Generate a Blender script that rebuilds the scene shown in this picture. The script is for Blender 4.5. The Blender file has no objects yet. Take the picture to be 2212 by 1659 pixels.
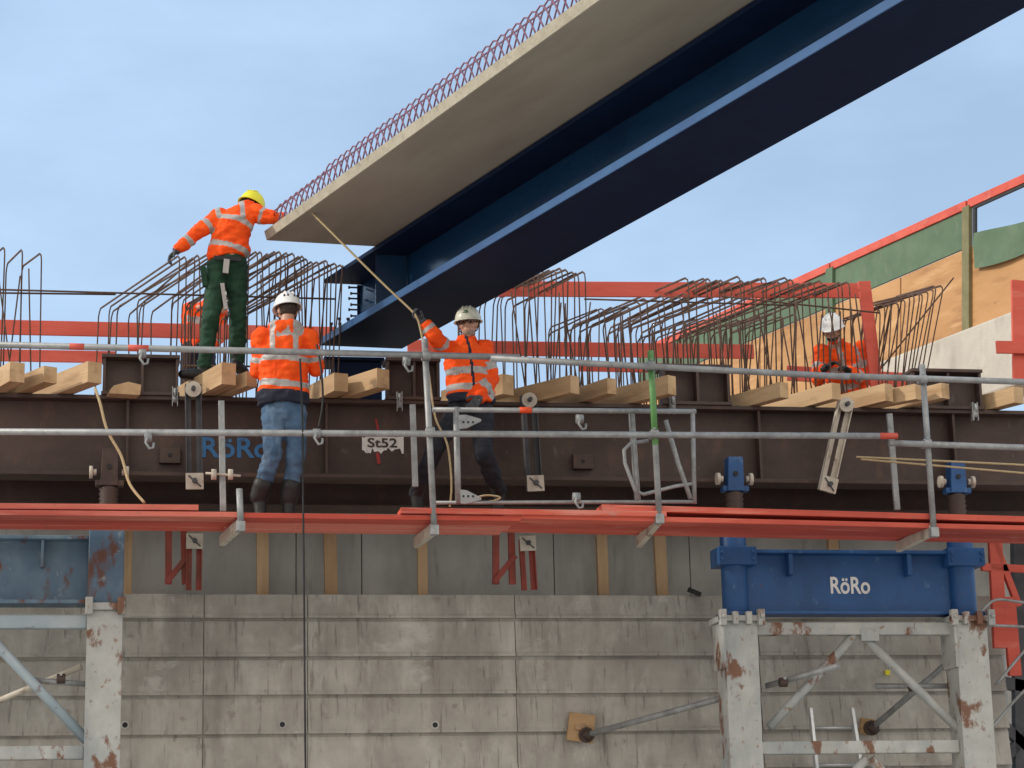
import bpy, bmesh, math, random, time
from mathutils import Vector, Matrix, noise
random.seed(7)
T0=time.time()
V=Vector
scene=bpy.context.scene; COL=scene.collection
Z=V((0,0,1)); X=V((1,0,0)); YY=V((0,1,0))
def R(d): return math.radians(d)
# ------------------------------------------------------------------ camera
W,H,F=2212.0,1659.0,4790.0
yaw,pitch,roll=R(10),R(13),R(1.2)
CAM=V((0,0,1.6))
r0=V((math.cos(yaw),-math.sin(yaw),0))
fw=V((math.sin(yaw)*math.cos(pitch),math.cos(yaw)*math.cos(pitch),math.sin(pitch)))
u0=r0.cross(fw)
cr=r0*math.cos(roll)-u0*math.sin(roll)
cu=u0*math.cos(roll)+r0*math.sin(roll)
cam=bpy.data.cameras.new('camera'); co=bpy.data.objects.new('camera',cam); COL.objects.link(co)
M=Matrix.Identity(4)
for i in range(3):
    M[i][0]=cr[i]; M[i][1]=cu[i]; M[i][2]=-fw[i]; M[i][3]=CAM[i]
co.matrix_world=M
cam.sensor_width=36; cam.lens=36*F/W; cam.clip_end=2000; cam.clip_start=.1
scene.camera=co
def ray(px,py): return fw*F+cr*(px-W/2)+cu*(H/2-py)
def A(px,py,Y):
    d=ray(px,py); return CAM+d*((Y-CAM.y)/d.y)
def onpl(px,py,P,n):
    d=ray(px,py); return CAM+d*((P-CAM).dot(n)/d.dot(n))
AW=ray(-1700,2160).normalized()            # bridge axis, away
AH=V((AW.x,AW.y,0)).normalized()
GA=math.atan2(AH.y,AH.x)
def vy(x,xr,yr): return 2160+(yr-2160)*(x+1700)/(xr+1700)
# ------------------------------------------------------------------ materials
def mat(name,c1,c2,rough=.6,metal=0.,scale=4.,stretch=(1,1,1),rot=0.,lo=.35,hi=.65,over=(),bump=.15,bs=40.,spec=.4,bst=(1,1,1)):
    m=bpy.data.materials.new(name); m.use_nodes=True
    nt=m.node_tree; N=nt.nodes; L=nt.links; b=N['Principled BSDF']
    tc=N.new('ShaderNodeTexCoord')
    def nz(sc,st,det=8,rg=.62):
        mp=N.new('ShaderNodeMapping'); mp.vector_type='TEXTURE'
        mp.inputs['Scale'].default_value=st; mp.inputs['Rotation'].default_value=(0,0,rot)
        L.new(tc.outputs['Object'],mp.inputs['Vector'])
        n=N.new('ShaderNodeTexNoise'); n.inputs['Scale'].default_value=sc; n.inputs['Detail'].default_value=det; n.inputs['Roughness'].default_value=rg
        L.new(mp.outputs['Vector'],n.inputs['Vector']); return n
    def mr(n,a,bb,o):
        q=N.new('ShaderNodeMapRange'); q.inputs['From Min'].default_value=a; q.inputs['From Max'].default_value=bb
        q.inputs['To Min'].default_value=0; q.inputs['To Max'].default_value=o
        L.new(n.outputs['Fac'],q.inputs['Value']); return q
    def mix(f,a,bb):
        x=N.new('ShaderNodeMix'); x.data_type='RGBA'
        L.new(f.outputs[0],x.inputs[0])
        if isinstance(a,tuple): x.inputs[6].default_value=a+(1,)
        else: L.new(a,x.inputs[6])
        x.inputs[7].default_value=bb+(1,)
        return x.outputs[2]
    n=nz(scale,stretch)
    c=mix(mr(n,lo,hi,1),tuple(c1),tuple(c2))
    for (cc,sc,st,t,w,amt) in over:
        c=mix(mr(nz(sc,st),t-w,t+w,amt),c,tuple(cc))
    L.new(c,b.inputs['Base Color'])
    b.inputs['Roughness'].default_value=rough; b.inputs['Metallic'].default_value=metal
    b.inputs['Specular IOR Level'].default_value=spec
    if bump>0:
        bn=nz(bs,bst,5); bp=N.new('ShaderNodeBump'); bp.inputs['Strength'].default_value=bump; bp.inputs['Distance'].default_value=.02
        L.new(bn.outputs['Fac'],bp.inputs['Height']); L.new(bp.outputs['Normal'],b.inputs['Normal'])
    return m
RUST=(.14,.052,.026)
m_wall=mat('wall_concrete',(.355,.335,.30),(.50,.475,.43),.85,scale=1.6,over=[((.255,.235,.21),3.0,(1,1,5),.56,.10,.7),((.60,.585,.54),5,(1,1,2.5),.60,.08,.55),((.22,.205,.185),1.1,(2,1,1),.60,.10,.5),((.13,.12,.108),14,(.6,1,9),.625,.05,.6),((.64,.625,.59),2.2,(1.6,1,1),.64,.03,.5),((.20,.17,.14),7,(1,1,1),.66,.04,.5)],bump=.3,bs=30)
m_wall2=mat('wall_concrete_recess',(.46,.45,.43),(.57,.56,.53),.85,scale=1.2,over=[((.36,.35,.33),4,(1,1,4),.57,.1,.65),((.27,.26,.24),9,(1,1,6),.64,.05,.5)],bump=.2)
m_palecon=mat('pale_concrete',(.46,.43,.37),(.57,.53,.46),.85,scale=2,over=[((.36,.33,.28),5,(1,1,3),.6,.08,.6)],bump=.25)
m_slab=mat('slab_concrete',(.31,.275,.22),(.37,.335,.27),.85,scale=1.3,stretch=(3,1,1),rot=GA,over=[((.25,.22,.17),2.2,(4,1,1),.60,.10,.5),((.20,.17,.13),12,(1,1,1),.70,.05,.4)],bump=.12)
m_slabedge=mat('slab_edge',(.36,.325,.25),(.47,.43,.34),.85,scale=5,over=[((.27,.24,.18),12,(1,1,1),.62,.05,.6)],bump=.3)
m_brown=mat('brown_steel',(.058,.038,.033),(.086,.056,.047),.6,.1,scale=2.5,over=[((.125,.068,.048),6,(1,1,2),.61,.08,.65),((.034,.023,.021),1.5,(3,1,1),.58,.1,.6),((.16,.13,.115),18,(1,1,3),.67,.04,.5)],bump=.12)
m_blue=mat('blue_paint',(.014,.075,.22),(.022,.10,.28),.45,scale=3,over=[((.01,.045,.13),2,(1,1,2),.58,.1,.6),(RUST,9,(1,1,1.5),.68,.03,.8),((.12,.22,.36),14,(1,1,2),.66,.04,.5)],bump=.08)
m_blueworn=mat('blue_paint_worn',(.12,.19,.26),(.18,.26,.32),.6,scale=3,over=[((.05,.11,.19),2,(1,1,2),.55,.12,.7),(RUST,5,(1,1,2),.59,.04,.9),((.42,.46,.47),8,(1,1,1),.66,.05,.6)],bump=.15)
m_paleblue=mat('pale_blue_tube',(.34,.42,.47),(.44,.50,.53),.6,scale=4,over=[(RUST,7,(1,1,1),.64,.04,.8)],bump=.1)
m_legs=mat('pale_worn_paint',(.40,.405,.38),(.51,.515,.49),.6,scale=4,over=[((.27,.30,.32),2.5,(1,1,3),.56,.1,.75),((.18,.078,.042),4.0,(1,1,1.6),.58,.025,.95),((.26,.15,.09),14,(1,1,1.5),.63,.03,.8)],bump=.15)
m_galv=mat('galvanised_steel',(.275,.285,.29),(.375,.385,.39),.5,.3,scale=12,over=[((.16,.16,.155),5,(1,1,1),.58,.08,.6),((.50,.46,.39),25,(1,1,1),.64,.05,.6)],bump=.08)
m_green=mat('green_paint',(.10,.26,.08),(.15,.34,.12),.55,scale=10,over=[((.3,.33,.28),14,(1,1,1),.64,.04,.6)],bump=.05)
def redp(nm,a,b,f): return mat(nm,a,b,.75,scale=3,stretch=(8,1,1),over=[((.36,.05,.035),2,(6,1,1),.56,.08,.75),((.74,.33,.26),8,(10,1,1),f,.06,.65),((.27,.13,.095),18,(1,1,1),.65,.04,.65),((.45,.30,.24),5,(3,1,1),.68,.03,.6)],bump=.25,bs=20,bst=(10,1,1))
m_redplanks=[redp('red_plank',(.57,.083,.050),(.69,.135,.088),.62),redp('red_plank_faded',(.62,.15,.105),(.72,.21,.155),.58),redp('red_plank_dark',(.47,.062,.040),(.60,.10,.065),.65)]
m_redtimber=mat('red_timber',(.58,.085,.055),(.68,.13,.09),.7,scale=4,stretch=(5,1,1),over=[((.42,.055,.04),3,(5,1,1),.58,.08,.6),((.72,.27,.20),7,(8,1,1),.66,.05,.5)],bump=.15)
m_redsteel=mat('red_steel',(.26,.045,.032),(.34,.065,.045),.55,scale=5,over=[(RUST,6,(1,1,2),.58,.06,.7)],bump=.1)
m_timber=mat('fresh_timber',(.45,.295,.155),(.58,.40,.225),.75,scale=5,stretch=(9,1,1),rot=GA,over=[((.33,.19,.09),4,(9,1,1),.58,.06,.7),((.27,.19,.12),9,(1,1,1),.65,.05,.55)],bump=.25,bs=25,bst=(9,1,1))
m_oldtimber=mat('old_timber',(.32,.19,.11),(.46,.30,.17),.75,scale=6,stretch=(1,1,9),over=[((.20,.11,.06),5,(1,1,7),.6,.06,.6)],bump=.2)
m_strut=mat('strut_timber',(.46,.30,.17),(.58,.40,.24),.75,scale=6,stretch=(1,1,9),over=[((.30,.18,.09),5,(1,1,7),.6,.06,.6)],bump=.2)
m_rebar=mat('rusty_rebar',(.070,.042,.031),(.13,.074,.05),.8,.0,scale=14,bump=.5,bs=90)
m_rebarp=mat('purple_rebar',(.19,.095,.15),(.28,.15,.21),.7,.1,scale=14,bump=.4,bs=90)
m_ply=mat('plywood',(.42,.215,.080),(.56,.31,.13),.65,scale=2.2,stretch=(2.5,1,1),rot=GA,lo=.3,hi=.7,over=[((.29,.135,.05),3.5,(5,1,1),.58,.05,.7),((.66,.41,.20),7,(7,1,1),.60,.05,.55),((.20,.12,.06),14,(3,1,1),.68,.04,.5)],bump=.06)
m_greenband=mat('green_band',(.085,.145,.085),(.115,.185,.11),.7,scale=3,over=[((.16,.20,.14),6,(1,1,2),.62,.06,.5)],bump=.08)
m_olive=mat('olive_post',(.16,.15,.07),(.22,.20,.10),.7,scale=6,bump=.1)
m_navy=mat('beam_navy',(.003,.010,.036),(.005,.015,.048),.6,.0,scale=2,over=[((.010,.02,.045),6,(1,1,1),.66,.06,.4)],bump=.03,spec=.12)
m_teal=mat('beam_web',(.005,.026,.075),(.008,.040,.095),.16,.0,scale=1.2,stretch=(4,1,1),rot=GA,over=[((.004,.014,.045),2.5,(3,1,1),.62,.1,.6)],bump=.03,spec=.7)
m_flange=mat('beam_flange_lit',(.022,.08,.21),(.035,.11,.26),.32,.0,scale=3,bump=.03,spec=.6)  # brighter blue paints in the light caught by the flange edge
m_white=mat('white_paint',(.68,.68,.66),(.78,.78,.76),.6,scale=10,over=[((.42,.40,.37),9,(1,1,1),.60,.05,.7)],bump=.05)
m_fadedblue=mat('faded_blue_letter',(.04,.17,.40),(.06,.22,.46),.6,scale=12,over=[((.09,.055,.045),14,(1,1,1),.62,.05,.8)],bump=.0)
m_redpaint=mat('red_spray',(.45,.04,.04),(.30,.03,.03),.6,scale=9,bump=0)
m_dark=mat('black_rubber',(.012,.012,.013),(.022,.022,.024),.6,scale=10,bump=.1)
m_rope=mat('hemp_rope',(.46,.35,.19),(.58,.46,.28),.85,scale=60,bump=.4,bs=150)
m_cream=mat('cream_plate',(.46,.41,.34),(.58,.53,.45),.7,scale=8,over=[((.2,.12,.08),6,(1,1,1),.60,.05,.8)],bump=.15)
m_ground=mat('gravel_ground',(.39,.37,.335),(.49,.47,.435),.9,scale=.6,over=[((.30,.28,.24),6,(1,1,1),.58,.1,.6)],bump=.4,bs=12)
m_alu=mat('aluminium',(.55,.56,.57),(.66,.67,.68),.35,.6,scale=10,bump=.04)
m_orange=mat('hivis_orange',(.92,.078,.008),(.98,.115,.013),.75,scale=7,over=[((.74,.05,.008),5,(1,1,1),.62,.08,.5)],bump=.35,bs=28,spec=.2)
m_band=mat('reflective_band',(.34,.32,.31),(.45,.43,.41),.5,.1,scale=20,bump=.15)
m_navycloth=mat('navy_cloth',(.014,.018,.034),(.026,.030,.050),.85,scale=8,bump=.3)
m_greencloth=mat('green_work_cloth',(.008,.036,.019),(.016,.060,.031),.85,scale=8,bump=.4,bs=30)
m_jeans=mat('blue_denim',(.045,.095,.17),(.085,.155,.255),.85,scale=6,over=[((.18,.26,.36),5,(1,1,2),.6,.08,.6),((.03,.06,.11),7,(1,1,1),.6,.06,.5)],bump=.4,bs=35)
m_blackcloth=mat('black_cloth',(.010,.011,.017),(.020,.022,.031),.85,scale=8,bump=.3)
m_boot=mat('boot_black',(.012,.012,.013),(.022,.022,.022),.5,scale=10,bump=.2)
m_glove=mat('glove_grey',(.045,.048,.055),(.09,.095,.105),.8,scale=18,bump=.3)
m_skin=mat('skin',(.46,.25,.175),(.54,.31,.22),.5,scale=10,bump=.05)
m_hair=mat('dark_hair',(.03,.02,.014),(.06,.04,.028),.7,scale=40,bump=.5)
m_grey=mat('grey_beard',(.25,.175,.135),(.34,.25,.20),.8,scale=40,bump=.5)
m_hwhite=mat('helmet_white',(.74,.74,.74),(.80,.80,.79),.3,scale=5,bump=.01)
m_hcream=mat('helmet_cream',(.66,.65,.53),(.74,.73,.61),.3,scale=5,bump=.01)
m_hyel=mat('helmet_yellow',(.72,.66,.02),(.80,.74,.04),.35,scale=5,bump=.01)
m_eye=mat('eye_dark',(.02,.015,.01),(.04,.03,.02),.2,scale=5,bump=0)
m_yellow=mat('yellow_tag',(.80,.72,.03),(.85,.78,.06),.6,scale=5,bump=0)
m_orangepaint=mat('orange_tape',(.9,.10,.02),(.8,.08,.02),.5,scale=5,bump=0)
m_pad=mat('plywood_pad',(.36,.22,.11),(.48,.31,.16),.75,scale=6,stretch=(6,1,1),over=[((.2,.11,.05),8,(1,1,1),.62,.06,.6)],bump=.2)
m_darkfar=mat('dark_steel',(.05,.05,.055),(.09,.09,.10),.7,scale=4,bump=.1)  # dark base tone for various steel parts
# ------------------------------------------------------------------ mesh builder
class MB:
    def __init__(s): s.bm=bmesh.new(); s.mi=0; s.sm=False
    def f(s,vs):
        try:
            q=s.bm.faces.new(vs); q.material_index=s.mi; q.smooth=s.sm; return q
        except ValueError: return None
    def prism(s,P,Q):
        a=[s.bm.verts.new(p) for p in P]; b=[s.bm.verts.new(p) for p in Q]; n=len(a)
        s.f(a[::-1]); s.f(b)
        for i in range(n):
            j=(i+1)%n; s.f([a[i],a[j],b[j],b[i]])
        return s
    def bx(s,x0,x1,y0,y1,z0,z1):
        P=[V((x0,y0,z0)),V((x1,y0,z0)),V((x1,y1,z0)),V((x0,y1,z0))]
        return s.prism(P,[p+Z*(z1-z0) for p in P])
    def bar(s,p,q,w,h,up=None):
        d=(q-p).normalized(); up=up or (Z if abs(d.z)<.9 else -YY)
        sd=d.cross(up).normalized(); u=sd.cross(d).normalized()
        c=[(-w/2,-h/2),(w/2,-h/2),(w/2,h/2),(-w/2,h/2)]
        return s.prism([p+sd*a+u*b for a,b in c],[q+sd*a+u*b for a,b in c])
    def tube(s,pts,r,n=8,closed=False):
        pts=[V(p) for p in pts]; k=len(pts); rs=r if isinstance(r,(list,tuple)) else [r]*k
        rings=[]; nrm=None
        for i,p in enumerate(pts):
            a=pts[max(i-1,0)]; b=pts[min(i+1,k-1)]
            t=(b-a); t=t.normalized() if t.length>1e-9 else Z
            if nrm is None: nrm=t.cross(Z if abs(t.z)<.9 else X).normalized()
            else:
                nrm=(nrm-t*nrm.dot(t)); nrm=nrm.normalized()
            bi=t.cross(nrm)
            rings.append([s.bm.verts.new(p+(nrm*math.cos(2*math.pi*j/n)+bi*math.sin(2*math.pi*j/n))*rs[i]) for j in range(n)])
        sm=s.sm; s.sm=True
        for i in range(k-1):
            for j in range(n):
                l=(j+1)%n; s.f([rings[i][j],rings[i][l],rings[i+1][l],rings[i+1][j]])
        s.sm=False
        s.f(rings[0][::-1]); s.f(rings[-1]); s.sm=sm
        return s
    def sphere(s,c,r,fr=None,nu=14,nv=9):
        fr=fr or (X,YY,Z); r=r if isinstance(r,(list,tuple)) else (r,r,r)
        sm=s.sm; s.sm=True
        top=s.bm.verts.new(c+fr[2]*r[2]); bot=s.bm.verts.new(c-fr[2]*r[2]); rings=[]
        for i in range(1,nv):
            th=math.pi*i/nv
            rings.append([s.bm.verts.new(c+fr[0]*r[0]*math.sin(th)*math.cos(2*math.pi*j/nu)+fr[1]*r[1]*math.sin(th)*math.sin(2*math.pi*j/nu)+fr[2]*r[2]*math.cos(th)) for j in range(nu)])
        for j in range(nu):
            l=(j+1)%nu; s.f([top,rings[0][j],rings[0][l]]); s.f([bot,rings[-1][l],rings[-1][j]])
            for i in range(len(rings)-1): s.f([rings[i][j],rings[i+1][j],rings[i+1][l],rings[i][l]])
        s.sm=sm; return s
    def cap(s,p,q,r1,r2):
        s.sphere(p,r1); s.sphere(q,r2)
        if (q-p).length>1e-4: s.tube([p,q],[r1,r2],12)
        return s
    def loft(s,secs,n=22):
        rings=[[s.bm.verts.new(c+a*rx*math.cos(2*math.pi*j/n)+b*ry*math.sin(2*math.pi*j/n)) for j in range(n)] for (c,a,b,rx,ry) in secs]
        sm=s.sm; s.sm=True
        for i in range(len(rings)-1):
            for j in range(n):
                l=(j+1)%n; s.f([rings[i][j],rings[i][l],rings[i+1][l],rings[i+1][j]])
        s.f(rings[0][::-1]); s.f(rings[-1]); s.sm=sm; return s
    def build(s,name,mats,parent=None,bev=0.):
        bmesh.ops.recalc_face_normals(s.bm,faces=s.bm.faces)
        me=bpy.data.meshes.new(name); s.bm.to_mesh(me); s.bm.free()
        return link(name,me,mats,parent,bev)
def link(name,me,mats,parent=None,bev=0.):
    if not isinstance(mats,(list,tuple)): mats=[mats]
    for m in mats: me.materials.append(m)
    o=bpy.data.objects.new(name,me); COL.objects.link(o)
    if parent is not None:
        o.parent=parent
        if parent.type=='EMPTY': o.matrix_parent_inverse=Matrix.Translation(-parent.location)
    if bev>0:
        b=o.modifiers.new('bevel','BEVEL'); b.width=bev; b.segments=2; b.limit_method='ANGLE'; b.angle_limit=R(50)
    return o
def tag(o,label=None,cat=None,group=None,kind=None):
    if label: o['label']=label
    if cat: o['category']=cat
    if group: o['group']=group
    if kind: o['kind']=kind
    return o
def thing(name,label,cat,loc,group=None):
    o=bpy.data.objects.new(name,None); COL.objects.link(o); o.location=loc; o.empty_display_size=.2
    return tag(o,label,cat,group)
TEXTS={}
def pretext(body,bold):
    cu_=bpy.data.curves.new('t','FONT'); cu_.body=body; cu_.size=1; cu_.offset=bold; cu_.extrude=.004
    o=bpy.data.objects.new('t',cu_); COL.objects.link(o)
    dg=bpy.context.evaluated_depsgraph_get(); me=bpy.data.meshes.new_from_object(o.evaluated_get(dg))
    bpy.data.objects.remove(o); TEXTS[(body,bold)]=me
pretext('RöRo',.02); pretext('St52',.015)
def text(body,p0,p1,Y,m,parent,name='lettering',bold=.02):
    me=TEXTS[(body,bold)].copy()
    xs=[v.co.x for v in me.vertices]; ys=[v.co.y for v in me.vertices]
    a=A(p0[0],p0[1],Y); b=A(p1[0],p1[1],Y); x0,x1,y0,y1=min(xs),max(xs),min(ys),max(ys)
    for v in me.vertices:
        fx=(v.co.x-x0)/(x1-x0); fy=(v.co.y-y0)/(y1-y0)
        v.co=V((a.x+(b.x-a.x)*fx, Y-v.co.z*.5, b.z+(a.z-b.z)*fy))
    me.materials.clear()
    return link(name,me,m,parent)
def remesh(mb,vox,sm=3):
    bmesh.ops.recalc_face_normals(mb.bm,faces=mb.bm.faces)
    me=bpy.data.meshes.new('tmp'); mb.bm.to_mesh(me); mb.bm.free()
    o=bpy.data.objects.new('tmp',me); COL.objects.link(o)
    r=o.modifiers.new('r','REMESH'); r.mode='VOXEL'; r.voxel_size=vox
    if sm:
        k=o.modifiers.new('s','SMOOTH'); k.factor=.5; k.iterations=sm
    dg=bpy.context.evaluated_depsgraph_get(); out=bpy.data.meshes.new_from_object(o.evaluated_get(dg))
    bpy.data.objects.remove(o); bpy.data.meshes.remove(me)
    out.polygons.foreach_set('use_smooth',[True]*len(out.polygons))
    out.materials.clear()
    return out
# ------------------------------------------------------------------ levels
YP=17.6; YG=18.85
zt=A(1106,868,YG).z; zb=A(1106,1036,YG).z
zp=A(610,1107,YP).z
def xp(px,Y,py=950): return A(px,py,Y).x
def zz(py,Y,px=1106): return A(px,py,Y).z
# ------------------------------------------------------------------ people
def seg(p,a,b):
    d=b-a; t=max(0,min(1,(p-a).dot(d)/d.length_squared)); return (p-a-d*t).length,t
def hand(mb,w,d,n,side,curl,k=1.):
    d=d.normalized(); n=(n-d*n.dot(d)).normalized(); s=d.cross(n).normalized()*side
    mb.loft([(w-d*.02,s,n,.028*k,.022*k),(w+d*.02,s,n,.036*k,.019*k),(w+d*.07,s,n,.042*k,.017*k),(w+d*.098,s,n,.038*k,.013*k)],14)
    for i,L in enumerate((.074,.082,.077,.060)):
        p=w+d*.088+s*(.031-.0205*i); a=0
        for q,(fr,ca) in enumerate(((.46,.55),(.30,1.0),(.24,.8))):
            a+=curl*ca; v=d*math.cos(a)+n*math.sin(a); e=p+v*L*fr; mb.cap(p,e,.0105*k*(1-.1*q),.0105*k*(.92-.1*q)); p=e
    p=w+d*.025+s*.034*1; v=(d*.55+s*.65+n*.35).normalized(); e=p+v*.045; mb.cap(p,e,.0135*k,.012*k)
    v=(d*.8+s*.1+n*.6).normalized(); mb.cap(e,e+v*.035,.012*k,.0095*k)
def person(label,J,hf,hu,trm,trb,hm,gl,feet,soles,shaft=.12,bands=(),abands=(),dark_t=-1,straps=True,zip_=False,hands={},hem_r=(.2,.14),beard=None,glasses=False,hood=False,vents=False,logo=False,dk_m=None,lowv=False,tall=False):
    hem,waist,chest,neck,head=[J[k] for k in ('hem','waist','chest','neck','head')]
    sL,eL,wL,sR,eR,wR=[J[k] for k in ('sL','eL','wL','sR','eR','wR')]
    hu=(hu-hf*hu.dot(hf)).normalized(); hr=hf.cross(hu).normalized(); fr=(hr,hf,hu)
    rt=(sR-sL).normalized(); D=max((sR-sL).length,.36); up=(neck-hem).normalized(); fd=up.cross(rt).normalized()
    root=thing('person',label,'person',V((hem.x,hem.y,min(soles))))
    msh=(sL+sR)/2+up*.015; kv=1.4 if lowv else 1.
    # body
    mb=MB(); c=head
    mb.sphere(c+hu*.02,(.076,.096,.10),fr,18,12); mb.sphere(c-hu*.045+hf*.02,(.06,.072,.072),fr,16,10); mb.sphere(c-hu*.097+hf*.062,(.026,.022,.02),fr)
    mb.cap(c+hf*.094+hu*.016,c+hf*.112-hu*.022,.009,.015); mb.cap(c+hf*.083+hu*.034-hr*.036,c+hf*.083+hu*.034+hr*.036,.012,.012)
    mb.cap(c+hf*.09-hu*.055-hr*.018,c+hf*.09-hu*.055+hr*.018,.008,.008); mb.cap(c+hf*.088-hu*.066-hr*.014,c+hf*.088-hu*.066+hr*.014,.008,.008)
    for k in (-1,1): mb.sphere(c+hr*.078*k-hu*.005-hf*.005,(.012,.024,.032),fr); mb.sphere(c+hr*.04*k-hu*.02+hf*.066,.024)
    mb.cap(neck-up*.03,c-hu*.05-hf*.015,.06,.055)
    mb.loft([(hem,rt,fd,.15,.10),(waist,rt,fd,.15,.10),(chest,rt,fd,D*.5-.04,.11),(msh,rt,fd,D*.42,.08),(neck,rt,fd,.06,.06)])
    for s,e,w,key in ((sL,eL,wL,'L'),(sR,eR,wR,'R')):
        mb.cap(s,e,.06,.048); mb.cap(e,w,.048,.034)
        if key in hands: hd=hands[key]; hand(mb,w,hd[0],hd[1],hd[2],hd[3],.82)
    hm_=(J['hipL']+J['hipR'])/2; mb.sphere(hm_,(.14,.10,.12)); mb.cap(hem,hm_,.12,.12)
    for q in 'LR': mb.cap(J['hip'+q],J['k'+q],.08,.055); mb.cap(J['k'+q],J['a'+q],.055,.04)
    link('body',remesh(mb,.0075*kv,2),m_skin,root)
    # jacket
    mb=MB(); hw=D*.5
    mb.loft([(hem,rt,fd,hem_r[0],hem_r[1]),(hem.lerp(waist,.5),rt,fd,hem_r[0]+.012,hem_r[1]+.01),(waist,rt,fd,hem_r[0]-.003,hem_r[1]),(chest,rt,fd,hw+.005,.15),(msh-up*.03,rt,fd,hw-.01,.125),(msh+up*.03,rt,fd,hw*.62,.10),(neck+up*.0,rt,fd,.085,.088),(neck+up*.035,rt,fd,.078,.082)])
    for s,e,w in ((sL,eL,wL),(sR,eR,wR)):
        mb.cap(s,e,.084,.068); d=(w-e).normalized(); mb.cap(e,w-d*.045,.068,.055); mb.tube([w-d*.07,w-d*.01],[.054,.052],14)
    hc=neck+V((0,-.07,-.03))
    if hood: mb.sphere(hc,(.15,.075,.075)); mb.sphere(hc+V((-.06,-.02,-.04)),(.07,.06,.06))
    me=remesh(mb,.010*kv,3)
    for v in me.vertices:
        p=v.co; v.co=p+v.normal*(noise.noise(p*7)*.020+noise.noise(V((p.x*15,p.y*15,p.z*24)))*.016)
    o=link('jacket',me,[m_orange,m_band,dk_m or m_navycloth],root)
    Lt=(neck-hem).length; cu0=(chest-hem).dot(rt); idx=[]
    for pl in me.polygons:
        p=pl.center; t=(p-hem).dot(up)/Lt; u=(p-hem).dot(rt)-cu0*max(0,min(1,t))
        best=min(((seg(p,s,e),i,'u') for i,(s,e) in enumerate(((sL,eL),(sR,eR)))),key=lambda q:q[0][0]); b2=min(((seg(p,e,w),i,'f') for i,(e,w) in enumerate(((eL,wL),(eR,wR)))),key=lambda q:q[0][0])
        bb=best if best[0][0]<b2[0][0] else b2
        q=(p-chest).dot(rt)
        arm=bb[0][0]<.105 and (q<-hw+.03 or q>hw-.03 or bb[2]=='f')
        mi=0; wob=noise.noise(p*5)*.02
        if arm:
            for kind,tt,hwid in abands:
                if bb[2]==kind and abs(bb[0][1]-tt)<hwid: mi=1
        else:
            if t<dark_t: mi=2
            for tt,hwid in bands:
                if abs(t+wob-tt)<hwid: mi=1
            if straps and t>.55 and abs(abs(u+wob*.6)-.10)<.022: mi=1
            if zip_ and abs(u)<.012 and p.y<chest.y: mi=2
        if hood and (p-hc).length<.15 and noise.noise(p*14)>.05: mi=1
        idx.append(mi)
    me.polygons.foreach_set('material_index',idx)
    # trousers
    mb=MB(); mb.sphere(hm_,(.175,.125,.13)); mb.cap(hem+(hm_-hem)*.3,hm_,.13,.13)
    for q in 'LR': mb.cap(J['hip'+q],J['k'+q],.105,.08); mb.cap(J['k'+q],J['a'+q]+Z*.02,.08,.066)
    me=remesh(mb,.011*kv,3)
    for v in me.vertices:
        p=v.co; v.co=p+v.normal*(noise.noise(p*8)*.013+noise.noise(V((p.x*14,p.y*14,p.z*26)))*.012)
    tro=link('trousers',me,trm,root)
    # boots
    for q in 'LR':
        a=J['a'+q]; f=V(feet[q]).normalized(); sz=soles['LR'.index(q)]
        mb=MB(); kd=(J['k'+q]-a).normalized()
        mb.cap(a+kd*shaft,a,.086 if tall else .062,.080 if tall else .058)
        b=V((a.x,a.y,sz+.045)); mb.cap(a,b-f*.03,.056,.05); mb.cap(b-f*.05,b+f*.11,.05,.052); mb.cap(b+f*.11,b+f*.19-Z*.005,.052,.042)
        me=remesh(mb,.010,2)
        for v in me.vertices:
            if v.co.z<sz: v.co.z=sz
        link('boot',me,trb,root)
    # gloves
    for key,w in (('L',wL),('R',wR)):
        if key in hands:
            hd=hands[key]; mb=MB(); hand(mb,w,hd[0],hd[1],hd[2],hd[3],1.08); mb.tube([w-hd[0].normalized()*.05,w+hd[0].normalized()*.02],[.042,.038],14)
            link('glove',remesh(mb,.0045*kv,1),gl,root)
    # face
    for k in (-1,1):
        mb=MB(); mb.sphere(c+hf*.086+hu*.012+hr*.031*k,(.014,.009,.009),fr); mb.build('eye',m_eye,root)
    mb=MB(); mb.sphere(c+hu*.015-hf*.012,(.082,.096,.085),fr,18,12)
    bmesh.ops.delete(mb.bm,geom=[v for v in mb.bm.verts if (v.co-c).dot(hf)>.035],context='VERTS'); mb.build('hair',m_grey if glasses else m_hair,root)
    if beard:
        mb=MB(); mb.sphere(c-hu*.078+hf*.026,(.058,.069,.04),fr,18,10); mb.build('beard',beard,root)
    if glasses:
        mb=MB()
        for k in (-1,1):
            q=c+hf*.108+hu*.01+hr*.034*k; mb.tube([q+hr*.026*math.cos(t)+hu*.018*math.sin(t) for t in [i*math.pi/6 for i in range(13)]],.0035,6)
            mb.tube([q+hr*.026*k,c+hr*.08*k+hu*.012],.003,6)
        mb.tube([c+hf*.11+hu*.012-hr*.009,c+hf*.11+hu*.012+hr*.009],.003,6); mb.build('glasses',m_dark,root)
    # helmet
    h0=c+hu*.04; n=30; prof=[(0.02,.125),(.30,.121),(.55,.107),(.75,.086),(.90,.057),(.98,.025),(1.0,-.005)]
    mb=MB(); mb.sm=True; rings=[]
    for (q,zq) in prof: rings.append([mb.bm.verts.new(h0+hr*.114*q*math.cos(2*math.pi*j/n)+hf*.134*q*math.sin(2*math.pi*j/n)+hu*zq) for j in range(n)])
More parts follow.
